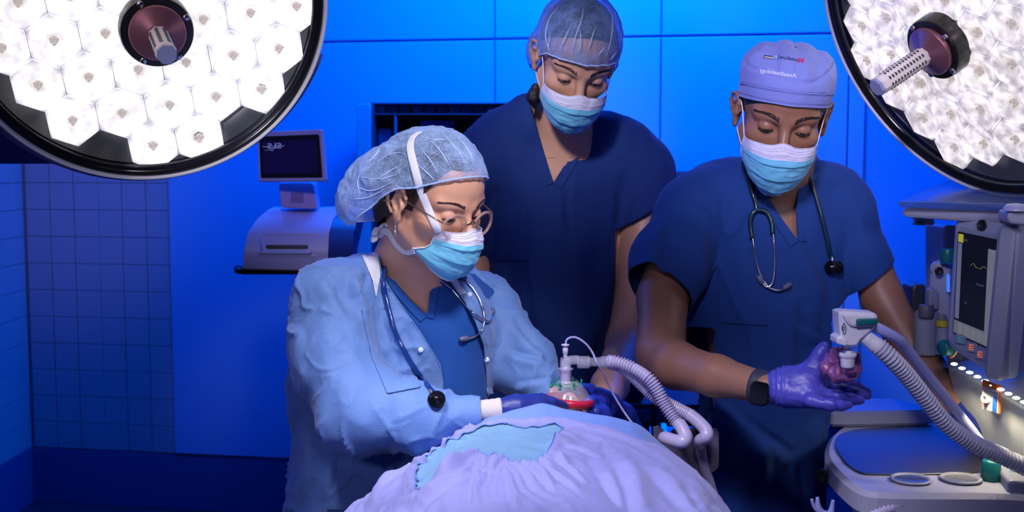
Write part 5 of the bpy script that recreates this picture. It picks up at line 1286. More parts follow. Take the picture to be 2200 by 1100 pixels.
ca = spl([W(1304, 776, MD), W(1330, 780, 1.98), W(1362, 792, 1.97), W(1392, 812, 1.96), W(1412, 838, 1.955), W(1428, 868, 1.95), W(1448, 898, 1.94), W(1462, 916, 1.93)], 16)
cbx = spl([W(1304, 777, MD), W(1328, 784, 1.99), W(1358, 806, 1.985), W(1385, 832, 1.985), W(1415, 858, 1.98), W(1450, 875, 1.98), W(1485, 893, 1.975)], 16)
mA = lambda t: 1.0 if (.0 < t < .27 or .42 < t < .94) else .25
mB = lambda t: 1.0 if (.02 < t < .18 or .50 < t < .74) else .22
bc = thing('breathing_circuit', 'pair of frosted corrugated breathing tubes crossing beside the mask', 'breathing tube', W(1462, 940, 1.95))
obj('corrugated_tube', corrugated(ca, PX(13, 1.95), .0052, PX(6.5, 1.95), mask=mA), M_clear2, bc)
obj('corrugated_tube', corrugated(cbx, PX(14, 1.97), .0040, PX(4.5, 1.97), mask=mB), M_clear2, bc)
obj('bent_end', tube(spl([W(1459, 910, 1.935), W(1468, 924, 1.925), W(1474, 940, 1.915), W(1466, 949, 1.91), W(1450, 947, 1.925), W(1430, 941, 1.95), W(1427, 942, 1.97)], 10), PX(14.5, 1.93), 22), M_clear2, bc)
obj('bent_end', tube(spl([W(1480, 890, 1.975), W(1500, 906, 1.965), W(1517, 925, 1.955), W(1517, 938, 1.95), W(1506, 946, 1.965), W(1503, 952, 1.99)], 10), PX(14.5, 1.96), 22), M_clear2, bc)
obj('bent_end', tube(spl([W(1503, 950, 2.0), W(1512, 1000, 2.02), W(1526, 1040, 2.03), W(1535, 1080, 2.04), W(1540, 1160, 2.05)], 10), PX(11, 2.0), 18), M_clear2, bc)
# grey holder plate for the tubes
hpz = 2.02
pl = [W(x, y, hpz) for x, y in ((1404, 918), (1416, 915), (1426, 925), (1427, 940), (1440, 942), (1443, 925), (1455, 921), (1492, 921), (1500, 945), (1504, 921), (1540, 921), (1545, 930), (1545, 1000), (1541, 1008), (1500, 1040), (1440, 1050), (1404, 1010))]
P2 = [(p[0], p[2]) for p in pl]; V, F = prism([(a, b) for a, b in P2], 0, .006, .001); V = np.stack([V[:, 0], hpz+V[:, 2], V[:, 1]], 1)
hd_ = thing('tube_holder', 'grey notched holder plate at the edge of the table under the breathing tubes', 'holder', W(1470, 1050, hpz))
obj('plate', (V, F), mat('holder_grey', (.11, .10, .16), .5), hd_, False); obj('post', tube([W(1470, 1035, hpz+.01), np.array((W(1470, 1030, hpz)[0], hpz+.01, .8)), np.array((hp.C[0]+.2, hpz-.05, .8))], .010, 14), mat('holder_post', (.3, .3, .34), .3, .8), hd_)
# =================================================================== stethoscopes
M_tubeblue = mat('stethoscope_blue', (.004, .035, .22), .25, coat=.3); M_tubeteal = mat('stethoscope_teal', (.002, .022, .045), .3, coat=.3)
M_steel = mat('steel', (.72, .70, .72), .18, 1); M_tip = mat('ear_tip', (.10, .11, .20), .4)
M_chest = mat('chestpiece_dark', (.02, .02, .03), .2, .8)
def dl(tree, pts, off, n=10, dflt=2.05): return drape_line(tree, pts, off, n, dflt)
# woman's: tube down the gown front, binaurals on the far side
tgw = bvh((np.asarray([v.co[:] for v in gown.data.vertices])+ORG[gown.name], [list(p.vertices) for p in gown.data.polygons]), (np.asarray([v.co[:] for v in ws.data.vertices])+ORG[ws.name], [list(p.vertices) for p in ws.data.polygons]))
s1 = thing('stethoscope', 'navy stethoscope hung round the neck of the woman in the open gown', 'stethoscope', hit(tgw, 936, 850, .01, 1.9))
a = dl(tgw, [(822, 600), (832, 650), (850, 715), (878, 770), (908, 815), (930, 842)], .006)
obj('tube', tube(np.vstack([[W(845, 560, 2.12), W(826, 575, 2.03)], a]), .0042, 12), M_tubeblue, s1)
cp_ = hit(tgw, 938, 858, .012, 1.9); n_ = unit(CAM0-cp_+np.array((-.2, 0, .9)))
obj('chestpiece', xf(lathe([(.0001, .009), (.005, .009), (.007, .005), (.0125, .004), (.0145, .002), (.0145, -.001), (.008, -.004), (.010, -.007), (.0001, -.008)], 32), basis(n_), cp_), M_chest, s1)
obj('stem', tube([hit(tgw, 922, 832, .007, 1.9), hit(tgw, 930, 848, .012, 1.9)], .003, 10), M_steel, s1)
yk_ = [hit(tgw, 958, 600, .009, 2.05), hit(tgw, 975, 612, .009, 2.05)]
obj('yoke', tube(dl(tgw, [(938, 594), (952, 606), (972, 622)], .008), [.0048]*21, 12), M_tubeblue, s1)
obj('yoke', tube(dl(tgw, [(970, 586), (985, 590), (1001, 600)], .008), [.0048]*21, 12), M_tubeblue, s1)
for pts in ([(963, 612), (985, 638), (1012, 668), (1038, 687), (1052, 690), (1058, 680), (1058, 671)], [(1000, 602), (1020, 625), (1035, 655), (1041, 685), (1034, 712), (1018, 724), (1003, 727)]):
    P = dl(tgw, pts, .008, 8, 2.08); obj('ear_tube', tube(P, .0019, 10), M_steel, s1)
    e = P[-1]; d = unit(P[-1]-P[-3]); V, F = lathe([(.002, -.002), (.0046, 0), (.0052, .006), (.0050, .012), (.0035, .0165), (.0001, .0175)], 18); obj('ear_tip', xf((V, F), basis(d), e-d*.002), M_tip, s1)
# man's
tmr = tsr
s2 = thing('stethoscope', 'dark teal stethoscope hung round the neck of the man in the cloth cap', 'stethoscope', hit(tmr, 1665, 600, .01, 2.1))
nkb = [W(1600, 345, 2.20), W(1660, 330, 2.40), W(1745, 350, 2.26)]
lt = dl(tmr, [(1604, 372), (1612, 400), (1622, 432), (1626, 452)], .006, 8, 2.12)
obj('tube', tube(np.vstack([spl([nkb[1], W(1612, 335, 2.30), W(1598, 346, 2.20), lt[0]], 8)[:-1], lt]), .0046, 12), M_tubeteal, s2)
rtb = dl(tmr, [(1738, 372), (1748, 405), (1762, 455), (1775, 505), (1782, 540), (1786, 552)], .006, 8, 2.15)
obj('tube', tube(np.vstack([spl([nkb[1], W(1722, 345, 2.34), W(1734, 356, 2.24), rtb[0]], 8)[:-1], rtb]), .0046, 12), M_tubeteal, s2)
for pts in ([(1626, 450), (1616, 460), (1612, 480), (1616, 512)], [(1626, 450), (1646, 455), (1657, 475), (1660, 503)]):
    obj('yoke', tube(dl(tmr, pts, .008, 8), .0046, 12), M_tubeteal, s2)
for pts in ([(1617, 510), (1622, 550), (1633, 590), (1648, 614), (1660, 622), (1675, 624), (1686, 618)], [(1661, 500), (1664, 545), (1663, 590), (1657, 612), (1645, 616), (1637, 606)]):
    P = dl(tmr, pts, .010, 8, 2.1); obj('ear_tube', tube(P, .0019, 10), M_steel, s2)
    e = P[-1]; d = unit(P[-1]-P[-3]); V, F = lathe([(.002, -.002), (.0046, 0), (.0054, .006), (.0052, .012), (.0035, .0165), (.0001, .0175)], 18); obj('ear_tip', xf((V, F), basis(d), e-d*.002), M_tip, s2)
cp2 = hit(tmr, 1788, 570, .012, 2.12)
obj('stem', tube([hit(tmr, 1786, 550, .008, 2.12), cp2+np.array((0, -.004, .006))], .0032, 10), M_steel, s2)
for dx, n_ in ((-.004, (-.75, -.6, .1)), (.011, (.65, -.75, .1))):
    obj('chestpiece', xf(lathe([(.0001, .007), (.006, .007), (.007, .004), (.0105, .004), (.0125, .002), (.0125, -.001), (.005, -.004), (.0001, -.005)], 28), basis(n_), cp2+np.array((dx, -.004, -.004))), M_chest, s2)
# =================================================================== label printer with tilted screen
M_lp = mat('printer_shell', (.50, .52, .74), .4); M_lpd = mat('printer_side', (.03, .05, .16), .4)
lp_ = thing('label_printer', 'pale label printer with an upright screen standing in front of the blue wall', 'printer', W(620, 585, 3.0))
LD = 3.0
# body: curved front swept across the width
side = spl([(590, 0.0), (583, -.01), (540, -.022), (500, -.004), (472, .035), (455, .075), (446, .13), (444, .26)], 8)     # (frame y, depth behind LD)
def lprof(xl, xr, inset=0):
    V = []; n = len(side)
    for f in np.linspace(0, 1, 9):
        for y, dd in side:
            xa = xl+np.interp(y, [444, 450, 470, 500, 540, 590], [68, 56, 32, 12, 3, 0]); xb = xr+np.interp(y, [444, 450, 470, 500, 540, 590], [36, 28, 12, 3, 1, 0])
            V.append(W(xa+(xb-xa)*f, y, LD+dd))
    F = [[i*n+j, (i+1)*n+j, (i+1)*n+j+1, i*n+j+1] for i in range(8) for j in range(n-1)]
    b = len(V)
    for f, k in ((0, 0), (1, 8)):
        pass
    Lb = [W(xl, 590, LD+.26), W(xr, 590, LD+.26)]; V += Lb
    F.append([j for j in range(n)]+[b]); F.append([8*n+j for j in range(n)][::-1]+[b+1])
    F.append([b, n-1, 9*n-1, b+1]); F.append([0, b, b+1, 8*n])
    return np.array(V), F
obj('housing', lprof(521, 704), M_lp, lp_, auto=40)
Q = [W(704, 588, LD+.005), W(700, 545, LD-.015)]
def sidepanel():
    n = len(side); V = []
    for y, dd in side: V.append(W(705+np.interp(y, [444, 450, 470, 500, 540, 590], [36, 28, 12, 3, 1, 0]), y, LD+dd))
    for y, dd in side:
        p = V[side.tolist().index([y, dd])] if False else None
    k = len(V)
    for y, dd in side: q = W(705+np.interp(y, [444, 450, 470, 500, 540, 590], [36, 28, 12, 3, 1, 0]), y, LD+dd+.0); V.append(np.array((q[0]+.055, q[1]+.05, q[2]-.004)))
    V.append(W(705, 590, LD+.27)); q = W(705, 590, LD+.27); V.append(q+np.array((.055, .02, 0)))
    F = [[j, j+1, k+j+1, k+j] for j in range(k-1)]+[[k+j for j in range(k)]+[2*k+1], [k-1, 2*k, 2*k+1, 2*k-1], [0, k, 2*k+1, 2*k]]
    return np.array(V), F
obj('side_cover', sidepanel(), M_lpd, lp_, auto=40)
def on(x, y, off=0):  # front surface point
    dd = np.interp(y, side[::-1, 0], side[::-1, 1]); return W(x, y, LD+dd-off)
def onslab(x0, y0, x1, y1, off, th, m, name, par, skew=0, bev=.001):
    return obj(name, hexa([on(x0+skew, y0, off), on(x1+skew, y0, off), on(x1, y1, off), on(x0, y1, off)], th, bev, .004), m, par, False)
onslab(562, 500, 678, 552, .003, .006, M_lp, 'front_plate', lp_, 2)
sl0 = onslab(571, 526, 661, 534, .006, .005, M_black, 'label_slot', lp_, 0)
onslab(553, 539, 668, 546, .014, .016, M_lp, 'tear_bar', lp_, 0, .002); onslab(590, 528, 655, 530, .0075, .002, M_steel, 'cutter', lp_, 0, .0005)
onslab(604, 452, 668, 466, .002, .003, mat('printer_lid', (.56, .58, .80), .35), 'lid', lp_, 6)
obj('vent_fin', (np.array([on(556, 505, .004), on(562, 538, .02), on(555, 540, .004), on(562, 540, .004)]), [[0, 1, 2], [0, 3, 1], [1, 3, 2], [0, 2, 3]]), M_lp, lp_, False)
obj('foot_tray', hexa([W(503, 577, LD-.02), W(700, 582, LD-.02), W(700, 590, LD-.02), W(503, 589, LD-.02)], .24, .003), M_black, lp_, False)
obj('cable_ring', tube([W(512+8*math.cos(a), 577+5*math.sin(a), LD-.02) for a in np.linspace(0, 6.28, 20)[:-1]], .002, 8, closed=True), M_black, lp_)
obj('wall_bracket', hexa([W(590, 560, LD+.24), W(650, 560, LD+.24), W(650, 588, LD+.24), W(590, 588, LD+.24)], 1.28, .003), M_dark, lp_, False)
nk_ = obj('neck', hexa([W(597, 392, LD+.05), W(673, 392, LD+.05), W(682, 450, LD+.055), W(604, 447, LD+.055)], .06, .004), mat('printer_neck', (.60, .48, .66), .4), lp_, False)
hl = []
for i in range(8):
    for j in range(6): hl.append(xf(lathe([(.0011, 0), (.0011, .001), (.0001, .001)], 8), basis((0, -1, 0)), W(627+i*3.4, 415+j*3.6, LD+.0495)))
so = obj('speaker_holes', join(*hl), M_dark, nk_, False); so['kind'] = 'stuff'
sq = [W(551, 283, LD+.02), W(692, 277, LD-.01), W(701, 390, LD-.02), W(555, 391, LD+.01)]
scn = obj('screen_housing', hexa(sq, .018, .004, .006), M_lp, lp_, False)
bz = quadsub(sq, .04, .10, .95, .925, .0012); obj('bezel', hexa(bz, .004, .001, .004), M_black, scn, False)
M_scr = mat('screen_dark', (.004, .004, .03), .15, emit=(.01, .006, .07), es=.35)
ss_ = quadsub(sq, .09, .19, .90, .84, .0020); obj('display', hexa(ss_, .002, 0, .001), M_scr, scn, False)
M_glowtxt = mat('screen_text', (.3, .35, .5), .4, emit=(.25, .32, .6), es=.55)
def qtext(s, q, uc, vc, h, m, name, par, mirror=False, off=.0006, bold=0, wd=None, **kw):
    V, F = text_mesh(s, 1.0, bold=bold); W_ = np.linalg.norm(q[1]-q[0]); H_ = np.linalg.norm(q[3]-q[0])
    w0 = V[:, 0].max()-V[:, 0].min(); h0 = V[:, 1].max()-V[:, 1].min(); k = h*H_/h0; kx = wd*W_/w0 if wd else k
    V = np.array([quadpt(q, uc+(-x if mirror else x)*kx/W_, vc-y*k/H_, off) for x, y, z in V])
    return obj(name, (V, F), m, par, False, **kw)
qtext('SLS', ss_, .22, .17, .17, mat('screen_text_dim', (.1, .1, .2), .4, emit=(.12, .14, .38), es=.8), 'logo_text', scn, True, bold=.02, wd=.26)
qtext('Safe Label System', ss_, .20, .17, .05, M_glowtxt, 'logo_text', scn, True, .0009, wd=.40)
qtext('---o', ss_, .12, .28, .04, M_glowtxt, 'logo_text', scn, False, .0009, wd=.16)
# side depth of the screen
# =================================================================== anaesthesia machine
M_m = mat('machine_shell', (.36, .37, .50), .4); M_m2 = mat('machine_grey', (.27, .29, .38), .45); M_teal = mat('teal_plastic', (.005, .16, .17), .35)
M_mlit = mat('machine_panel', (.42, .45, .46), .4); M_ss = mat('stainless_top', (.13, .135, .15), .42, .95, bump=(3, .15, 'noise'))
am = thing('anaesthesia_machine', 'grey anaesthesia machine with tilted touch monitor, steel work surface and top shelf', 'medical machine', W(2080, 1400, 2.2)*np.array((1, 1, 0)))
def slab(pts, th, m, name, par=am, bev=.004, rad=.008, **kw): return obj(name, hexa([W(*p) for p in pts], th, bev, rad), m, par, False, **kw)
# top shelf (a rounded board) and its smoky edge guard
def hplate(poly, z0, z1, m, name, par=am, bev=.004, rnd=True, **kw):
    """horizontal board; poly in frame pixels at height z1"""
    P = []
    for x, y in poly:
        r = unit(W(x, y, 1.0)-CAM0); s = (z1-EYE)/r[2]; p = CAM0+r*s; P.append((p[0], p[1]))
    for _ in range(2 if rnd else 0):
        P = [q for i in range(len(P)) for q in ((.78*P[i][0]+.22*P[(i+1) % len(P)][0], .78*P[i][1]+.22*P[(i+1) % len(P)][1]), (.22*P[i][0]+.78*P[(i+1) % len(P)][0], .22*P[i][1]+.78*P[(i+1) % len(P)][1]))]
    return obj(name, prism(P, z0, z1, bev), m, par, False, **kw)
zs = 1.45-.098
slab([(1932, 447, 2.02), (2260, 462, 1.86), (2260, 492, 1.86), (1936, 468, 2.02)], .34, M_m, 'top_shelf', bev=.008, rad=.012)
slab([(1928, 432, 2.0), (2260, 440, 1.86), (2260, 461, 1.86), (1930, 446, 2.0)], .36, mat('smoky_guard', (.05, .12, .42), .15, alpha=.62), 'shelf_guard', bev=.003, rad=.006)
slab([(1960, 466, 2.06), (2008, 474, 2.05), (2008, 486, 2.05), (1964, 480, 2.06)], .08, M_m2, 'shelf_bracket')
slab([(1968, 478, 2.05), (1988, 480, 2.05), (1988, 485, 2.05), (1969, 484, 2.05)], .02, M_teal, 'latch', bev=.001, rad=.002)
obj('dome_light', xf(lathe([(.020, 0), (.019, .006), (.013, .011), (.0001, .0125)], 28), np.eye(3), W(2183, 453, 1.84)), mat('alarm_dome', (.45, .45, .7), .25), am)
slab([(2165, 452, 1.835), (2215, 455, 1.83), (2215, 485, 1.83), (2165, 480, 1.835)], .06, M_m, 'dome_base')
# rear column and monitor
slab([(2028, 484, 2.16), (2058, 484, 2.16), (2058, 760, 2.16), (2028, 760, 2.16)], .10, M_m2, 'rear_column')
mq = [W(2050, 462, 1.98), W(2186, 486, 1.86), W(2150, 823, 1.84), W(2030, 742, 1.97)]
def onm(x, y, lift=0):
    n_ = unit(np.cross(mq[1]-mq[0], mq[3]-mq[0])); n_ = n_ if np.dot(n_, CAM0-mq[0]) > 0 else -n_
    d_ = unit(W(x, y, 1.0)-CAM0); return CAM0+d_*(np.dot(mq[0]+n_*lift-CAM0, n_)/np.dot(d_, n_))
mq[2] = onm(2150, 823)
mo = obj('monitor_housing', hexa(mq, .045, .008, .018), M_m, am, False)
mq2 = [W(2185, 486, 1.862), W(2240, 478, 1.98), W(2225, 790, 1.96), W(2151, 822, 1.842)]
obj('monitor_side', hexa(mq2, .03, .006, .012), M_m2, mo, False)
lo_ = quadsub(mq, .10, .075, .90, .96, .0012); obj('monitor_bezel', hexa(lo_, .004, .0015, .006), M_m2, mo, False)
sq2 = [onm(2058, 497, .0035), onm(2168, 520, .0035), onm(2155, 764, .0035), onm(2048, 716, .0035)]
M_ms = mat('monitor_screen', (.006, .007, .012), .12, emit=(.012, .014, .03), es=.25, spec=.15)
dsp = obj('display', hexa(sq2, .003, 0, .002), M_ms, mo, False)
def scr(u0, v0, u1, v1, col, name='screen_field', off=.0007, e=.55):
    key = 'scr_%02x%02x%02x_%d' % (*[int(255*c) for c in col], int(e*100))
    return obj(name, hexa(quadsub(sq2, u0, v0, u1, v1, off), .0005, 0, .0004), mat(key, tuple(c*.3 for c in col), .4, emit=col, es=e, spec=.15), dsp, False)
scr(.62, .10, .985, .985, (.20, .22, .28)); scr(.02, .02, .12, .10, (.55, .50, .05)); scr(.02, .11, .10, .84, (.16, .18, .30))
scr(.01, .86, .62, .985, (.17, .18, .22))
for i in range(7): scr(.10+i*.125, .875, .205+i*.125, .975, (.22, .23, .27), 'soft_key', .0012)
scr(.84, .35, .92, .42, (.30, .31, .34), off=.0012); scr(.84, .46, .92, .52, (.34, .35, .38), off=.0012); scr(.83, .53, .93, .58, (.55, .38, .05), off=.0012); scr(.84, .60, .92, .64, (.18, .22, .40), off=.0012)
for k, (u, v, t) in enumerate(((.18, .07, 'VCV'), (.50, .45, 'Pmax 40'), (.24, .66, '21'), (.70, .17, 'mL'), (.70, .26, 'x'), (.80, .26, '12'), (.70, .36, '500'), (.70, .46, '5'), (.80, .56, 'O2'), (.15, .92, '21'), (.28, .92, '500'), (.40, .92, '12'), (.53, .92, '1:2'), (.66, .92, '5'), (.78, .92, 'PEEP'))):
    qtext(t, sq2, u, v, .018, mat('screen_digits', (.2, .25, .3), .4, emit=(.2, .26, .3), es=.4), 'screen_text', dsp, off=.0018)
wv = [quadpt(sq2, .30+.3*t, .30-.03*math.sin(t*9)*(math.sin(t*9) > 0), .0016) for t in np.linspace(0, 1, 30)]; obj('screen_trace', tube(wv, .0005, 5), mat('trace', (.1, .1, .05), .4, emit=(.3, .28, .12), es=.4), dsp)
obj('camera_window', xf(lathe([(.0095, 0), (.0095, .002), (.0075, .0025), (.007, .001), (.0001, .001)], 24), basis(unit(np.cross(mq[1]-mq[0], mq[0]-mq[3]))), quadpt(mq, .48, .035, .002)), M_black, mo)
for i, (u, v) in enumerate(((.30, .875), (.50, .885), (.66, .895), (.86, .905))):
    p = quadpt(mq, u, v, .003); n_ = -unit(np.cross(mq[1]-mq[0], mq[3]-mq[0])); n_ = n_ if np.dot(n_, CAM0-p) > 0 else -n_
    b_ = obj('touch_key', xf(prism(rrect(.022, .016, .003), 0, .0015, .0005), basis(n_), p), M_m2, mo, False)
    gl_ = [xf(prism(rrect(.009, .0012, .0004), 0, .0005), basis(n_), p+basis(n_)@np.array((0, dy, .0016))) for dy in (.004, 0, -.004)] + [xf(prism(rrect(.0012, .009, .0004), 0, .0005), basis(n_), p+basis(n_)@np.array((dx, 0, .0016))) for dx in (-.004,)]
    obj('lit_symbol', join(*gl_), mat('amber_symbol', (.3, .08, .01), .4, emit=(1.0, .16, .02), es=.75) if i else mat('teal_symbol', (.01, .1, .1), .4, emit=(.05, .5, .45), es=.3), b_, False)
nkb_ = -unit(np.cross(mq[1]-mq[0], mq[3]-mq[0])); nkb_ = nkb_ if np.dot(nkb_, CAM0-mq[0]) > 0 else -nkb_
kp = W(2036, 747, 2.0); obj('control_knob', xf(lathe([(.0145, -.012), (.0145, .004), (.0135, .012), (.011, .015), (.0001, .0155)], 36), basis(nkb_*.6+np.array((-.5, -.2, 0))), kp), M_teal, mo)
obj('knob_glow', tube([kp+basis(nkb_)@np.array((.0150*math.cos(a)+.004, .0165*math.sin(a), -.002)) for a in np.linspace(-1.4, 1.4, 24)], .0008, 6), mat('amber_ring', (.3, .08, .01), .4, emit=(1, .2, .03), es=.8), mo)
# lit body below the monitor
slab([(2032, 780, 2.06), (2240, 900, 1.78), (2240, 1010, 1.80), (2080, 960, 2.04)], .25, M_mlit, 'front_panel')
slab([(2022, 740, 2.10), (2060, 760, 2.06), (2110, 960, 2.06), (2090, 960, 2.10)], .2, M_mlit, 'side_panel_a')
pq = [W(2110, 815, 1.905), W(2149, 829, 1.87), W(2147, 890, 1.872), W(2108, 878, 1.908)]
lbp = obj('outlet_panel', hexa(pq, .004, .001, .002), mat('outlet_orange', (.62, .12, .01), .5), am, False)
obj('outlet_plate', hexa(quadsub(pq, .07, .22, .93, .99, .0012), .002, .0005, .001), mat('outlet_grey', (.38, .40, .42), .5), lbp, False)
obj('outlet_label', hexa(quadsub(pq, .66, .40, .88, .95, .0022), .001, 0, .0005), mat('outlet_blue', (.01, .08, .35), .4), lbp, False)
qtext('O2 AUX', pq, .68, .31, .06, M_black, 'outlet_text', lbp, off=.0022)
obj('outlet_port', xf(lathe([(.0085, 0), (.0085, .005), (.0065, .008), (.0045, .008), (.004, .002), (.0001, .002)], 24), basis(nkb_), quadpt(pq, .36, .58, .002)), mat('port_cream', (.55, .5, .46), .35), lbp)
for i in range(10):
    t = i/9; p0 = W(2050+t*150, 782+t*82, 1.985-t*.17)
    obj('work_light', sphere(p0, (.006, .006, .0025), nu=12, nv=6), mat('led_strip', (1, .95, .8), .4, emit=(1.0, .93, .68), es=5.0), am)
for i in range(6):                                   # the strip's lamps shine down on the panel and the work surface
    t = (i+.5)/6; p0 = W(2050+t*150, 788+t*82, 1.965-t*.17)
    spot('strip_lamp', tuple(p0-np.array((.01, .0, .006))), tuple(p0+np.array((-.04, .06, -.20))), 115, .5, .36, (1.0, .86, .55), .003)
# vaporizers and cylinders on the rail
def canister(px, y0, y1, r, d, m, name='canister', topm=None):
    c_ = W(px, (y0+y1)/2, d); z0, z1 = W(px, y1, d)[2], W(px, y0, d)[2]; R = PX(r, d)
    o = obj(name, xf(lathe([(.0001, z1), (R*.86, z1), (R*.96, z1-.003), (R, z1-.010), (R, z0+.008), (R*.93, z0), (.0001, z0)], 28), np.eye(3), (c_[0], c_[1], 0)), m, am, auto=50); return o, c_, z1, R
slab([(1996, 560, 2.12), (2042, 566, 2.1), (2040, 770, 2.1), (1990, 755, 2.12)], .07, M_m, 'vaporizer', rad=.014, bev=.008)
slab([(1996, 618, 2.10), (2018, 622, 2.10), (2018, 668, 2.10), (1995, 664, 2.10)], .02, M_m2, 'vaporizer_window')
slab([(2038, 590, 2.085), (2041, 590, 2.085), (2041, 628, 2.085), (2038, 628, 2.085)], .01, mat('level_tube', (.05, .1, .5), .3, emit=(.05, .2, 1.0), es=.9), 'level_indicator', bev=0, rad=.001)
canister(2036, 534, 564, 16, 2.09, M_teal, 'vaporizer_dial')
slab([(1960, 612, 2.2), (1990, 610, 2.2), (1988, 720, 2.2), (1960, 715, 2.2)], .06, M_dark, 'rail_module')
canister(1990, 668, 760, 26, 2.12, M_m2, 'suction_canister'); canister(1990, 655, 680, 17, 2.10, mat('canister_cap', (.13, .11, .14), .5), 'canister_cap')
canister(2024, 690, 760, 13, 2.07, M_m2, 'absorber_bottle'); canister(2024, 676, 692, 10, 2.065, mat('bottle_cap', (.25, .2, .2), .5), 'bottle_cap'); canister(2024, 689, 697, 13, 2.066, mat('yellow_collar', (.55, .42, .02), .5), 'collar_ring')
qtext('O2', [W(1996, 580, 2.118), W(2016, 582, 2.118), W(2016, 592, 2.118), W(1996, 590, 2.118)], .3, .5, .6, M_dark, 'vaporizer_text', am)
obj('gas_gauge', xf(lathe([(.0075, 0), (.0075, .003), (.005, .003), (.0001, .0015)], 20), basis((-.2, -1, 0)), W(2017, 582, 2.095)), M_black, am)
# work surface
ZW = .925
hplate([(1772, 955), (1790, 925), (1835, 900), (1990, 896), (2025, 900), (2130, 958), (2240, 1030), (2240, 1070), (2160, 1062), (1880, 1062), (1838, 1050), (1800, 1018), (1772, 985)], ZW-.045, ZW-.002, M_m, 'work_deck', bev=.008)
hplate([(1792, 958), (1800, 932), (1845, 920), (1985, 913), (2015, 916), (2105, 962), (2128, 990), (2126, 1015), (1868, 1019), (1840, 1012), (1812, 990)], ZW-.003, ZW+.0015, M_ss, 'steel_surface', bev=.0008)
for (x, y, inner) in ((1957, 1031, mat('well_blue', (.08, .12, .3), .2, .5)), (2064, 1030, mat('well_grey', (.35, .36, .42), .2, .6))):
    r = unit(W(x, y, 1.0)-CAM0); s = (ZW-EYE)/r[2]; p = CAM0+r*s
    o = obj('cup_well', xf(lathe([(.032, .0), (.0335, .0025), (.031, .004), (.027, .0025), (.0255, -.001), (.024, -.002)], 48), np.eye(3), p), M_m2, am); obj('well_floor', xf(lathe([(.0262, .001), (.02, -.0005), (.0001, -.001)], 40), np.eye(3), p), inner, o)
# raised rear lid
slab([(1795, 893, 2.30), (2010, 888, 2.28), (2012, 908, 2.27), (1780, 912, 2.29)], .25, M_m2, 'rear_ledge', bev=.003)
hplate([(1775, 884), (1800, 856), (1920, 854), (1952, 862), (2000, 876), (2004, 882), (1800, 886)], ZW-.0, ZW+.03, mat('rear_lid', (.22, .24, .38), .4), 'rear_lid', bev=.006)
# skirt, drawer and body below
slab([(1838, 1062, 1.88), (2240, 1078, 1.80), (2240, 1140, 1.80), (1838, 1140, 1.88)], .04, M_m, 'drawer_front', rad=.01)
slab([(1878, 1084, 1.872), (2140, 1090, 1.815), (2140, 1180, 1.815), (1880, 1180, 1.872)], .01, M_m2, 'drawer')
slab([(1990, 1072, 1.845), (2034, 1073, 1.838), (2032, 1088, 1.838), (1994, 1088, 1.845)], .02, M_m2, 'handle_recess', rad=.006)
slab([(1990, 1078, 1.865), (2034, 1079, 1.858), (2032, 1092, 1.858), (1994, 1092, 1.865)], .015, mat('drawer_latch', (.06, .10, .35), .3), 'drawer_handle', rad=.006)
slab([(1900, 1100, 2.1), (2240, 1100, 2.05), (2240, 1900, 2.05), (1900, 1900, 2.1)], .45, M_dark, 'lower_body')
obj('side_port', xf(lathe([(.013, 0), (.013, .006), (.009, .008), (.0001, .004)], 28), basis((-.6, -1, 0)), W(1768, 1022, 1.98)), M_black, am)
slab([(2165, 1030, 1.79), (2240, 1040, 1.78), (2240, 1140, 1.78), (2165, 1120, 1.79)], .2, M_m2, 'corner_block')
# green bottle and bracket
gb = thing('absorber_knob', 'round green knob standing on the corner of the machine work surface', 'knob', W(2150, 1030, 1.86))
lz([(.5, 988), (17, 988), (20, 992), (20, 1005), (22, 1010), (22, 1026), (20, 1032), (.5, 1034)], 2148, 1.86, M_teal, 'cap', gb, 36); lz([(9, 972), (9, 990)], 2134, 1.88, mat('blue_nozzle', (.02, .03, .3), .3), 'nozzle', gb, 18, capends=True)
slab([(2168, 1005, 1.84), (2200, 1008, 1.83), (2190, 1062, 1.83), (2166, 1050, 1.84)], .05, M_m, 'knob_bracket')
# hooks at the bottom of the frame
hk = thing('hose_hook', 'pale blue four pronged hose hook low beside the machine', 'hook', W(1775, 1130, 1.85))
M_hook = mat('hook_plastic', (.24, .27, .6), .4)
def prong(pts, r): return tube(spl([W(x, y, 1.85) for x, y in pts], 8), r, 10)
obj('prong', prong([(1756, 1068), (1758, 1090), (1766, 1102), (1776, 1106), (1785, 1100), (1790, 1074)], np.interp(np.linspace(0, 1, 41), [0, .2, .5, .8, 1], [.0025, .0055, .007, .0055, .0025])), M_hook, hk)
obj('prong', prong([(1744, 1072), (1747, 1084), (1752, 1094), (1762, 1104)], .0028), M_hook, hk)
obj('prong', prong([(1848, 1078), (1840, 1092), (1838, 1110)], .005), M_hook, hk)
obj('hook_base', tube([W(1750, 1122, 1.85), W(1850, 1124, 1.85)], .012, 12), M_hook, hk); obj('hook_arm', tube([W(1800, 1124, 1.85), W(1860, 1130, 1.95)], .012, 12), M_hook, hk)
ch = thing('coiled_hose', 'pale ribbed hose coupling below the drawer front', 'hose', W(1900, 1090, 1.8))
obj('coupling', tube([W(1918, 1086, 1.79), W(1942, 1083, 1.79)], PX(13, 1.79), 24), M_m, ch); obj('ribbed_tube', corrugated(spl([W(1920, 1088, 1.79), W(1895, 1098, 1.79), W(1872, 1118, 1.79), W(1868, 1150, 1.8)], 14), PX(14, 1.79), .006, .0024), M_clear2, ch); obj('nipple', tube([W(1942, 1083, 1.79), W(1956, 1080, 1.79)], PX(7, 1.79), 18), M_clear, ch)
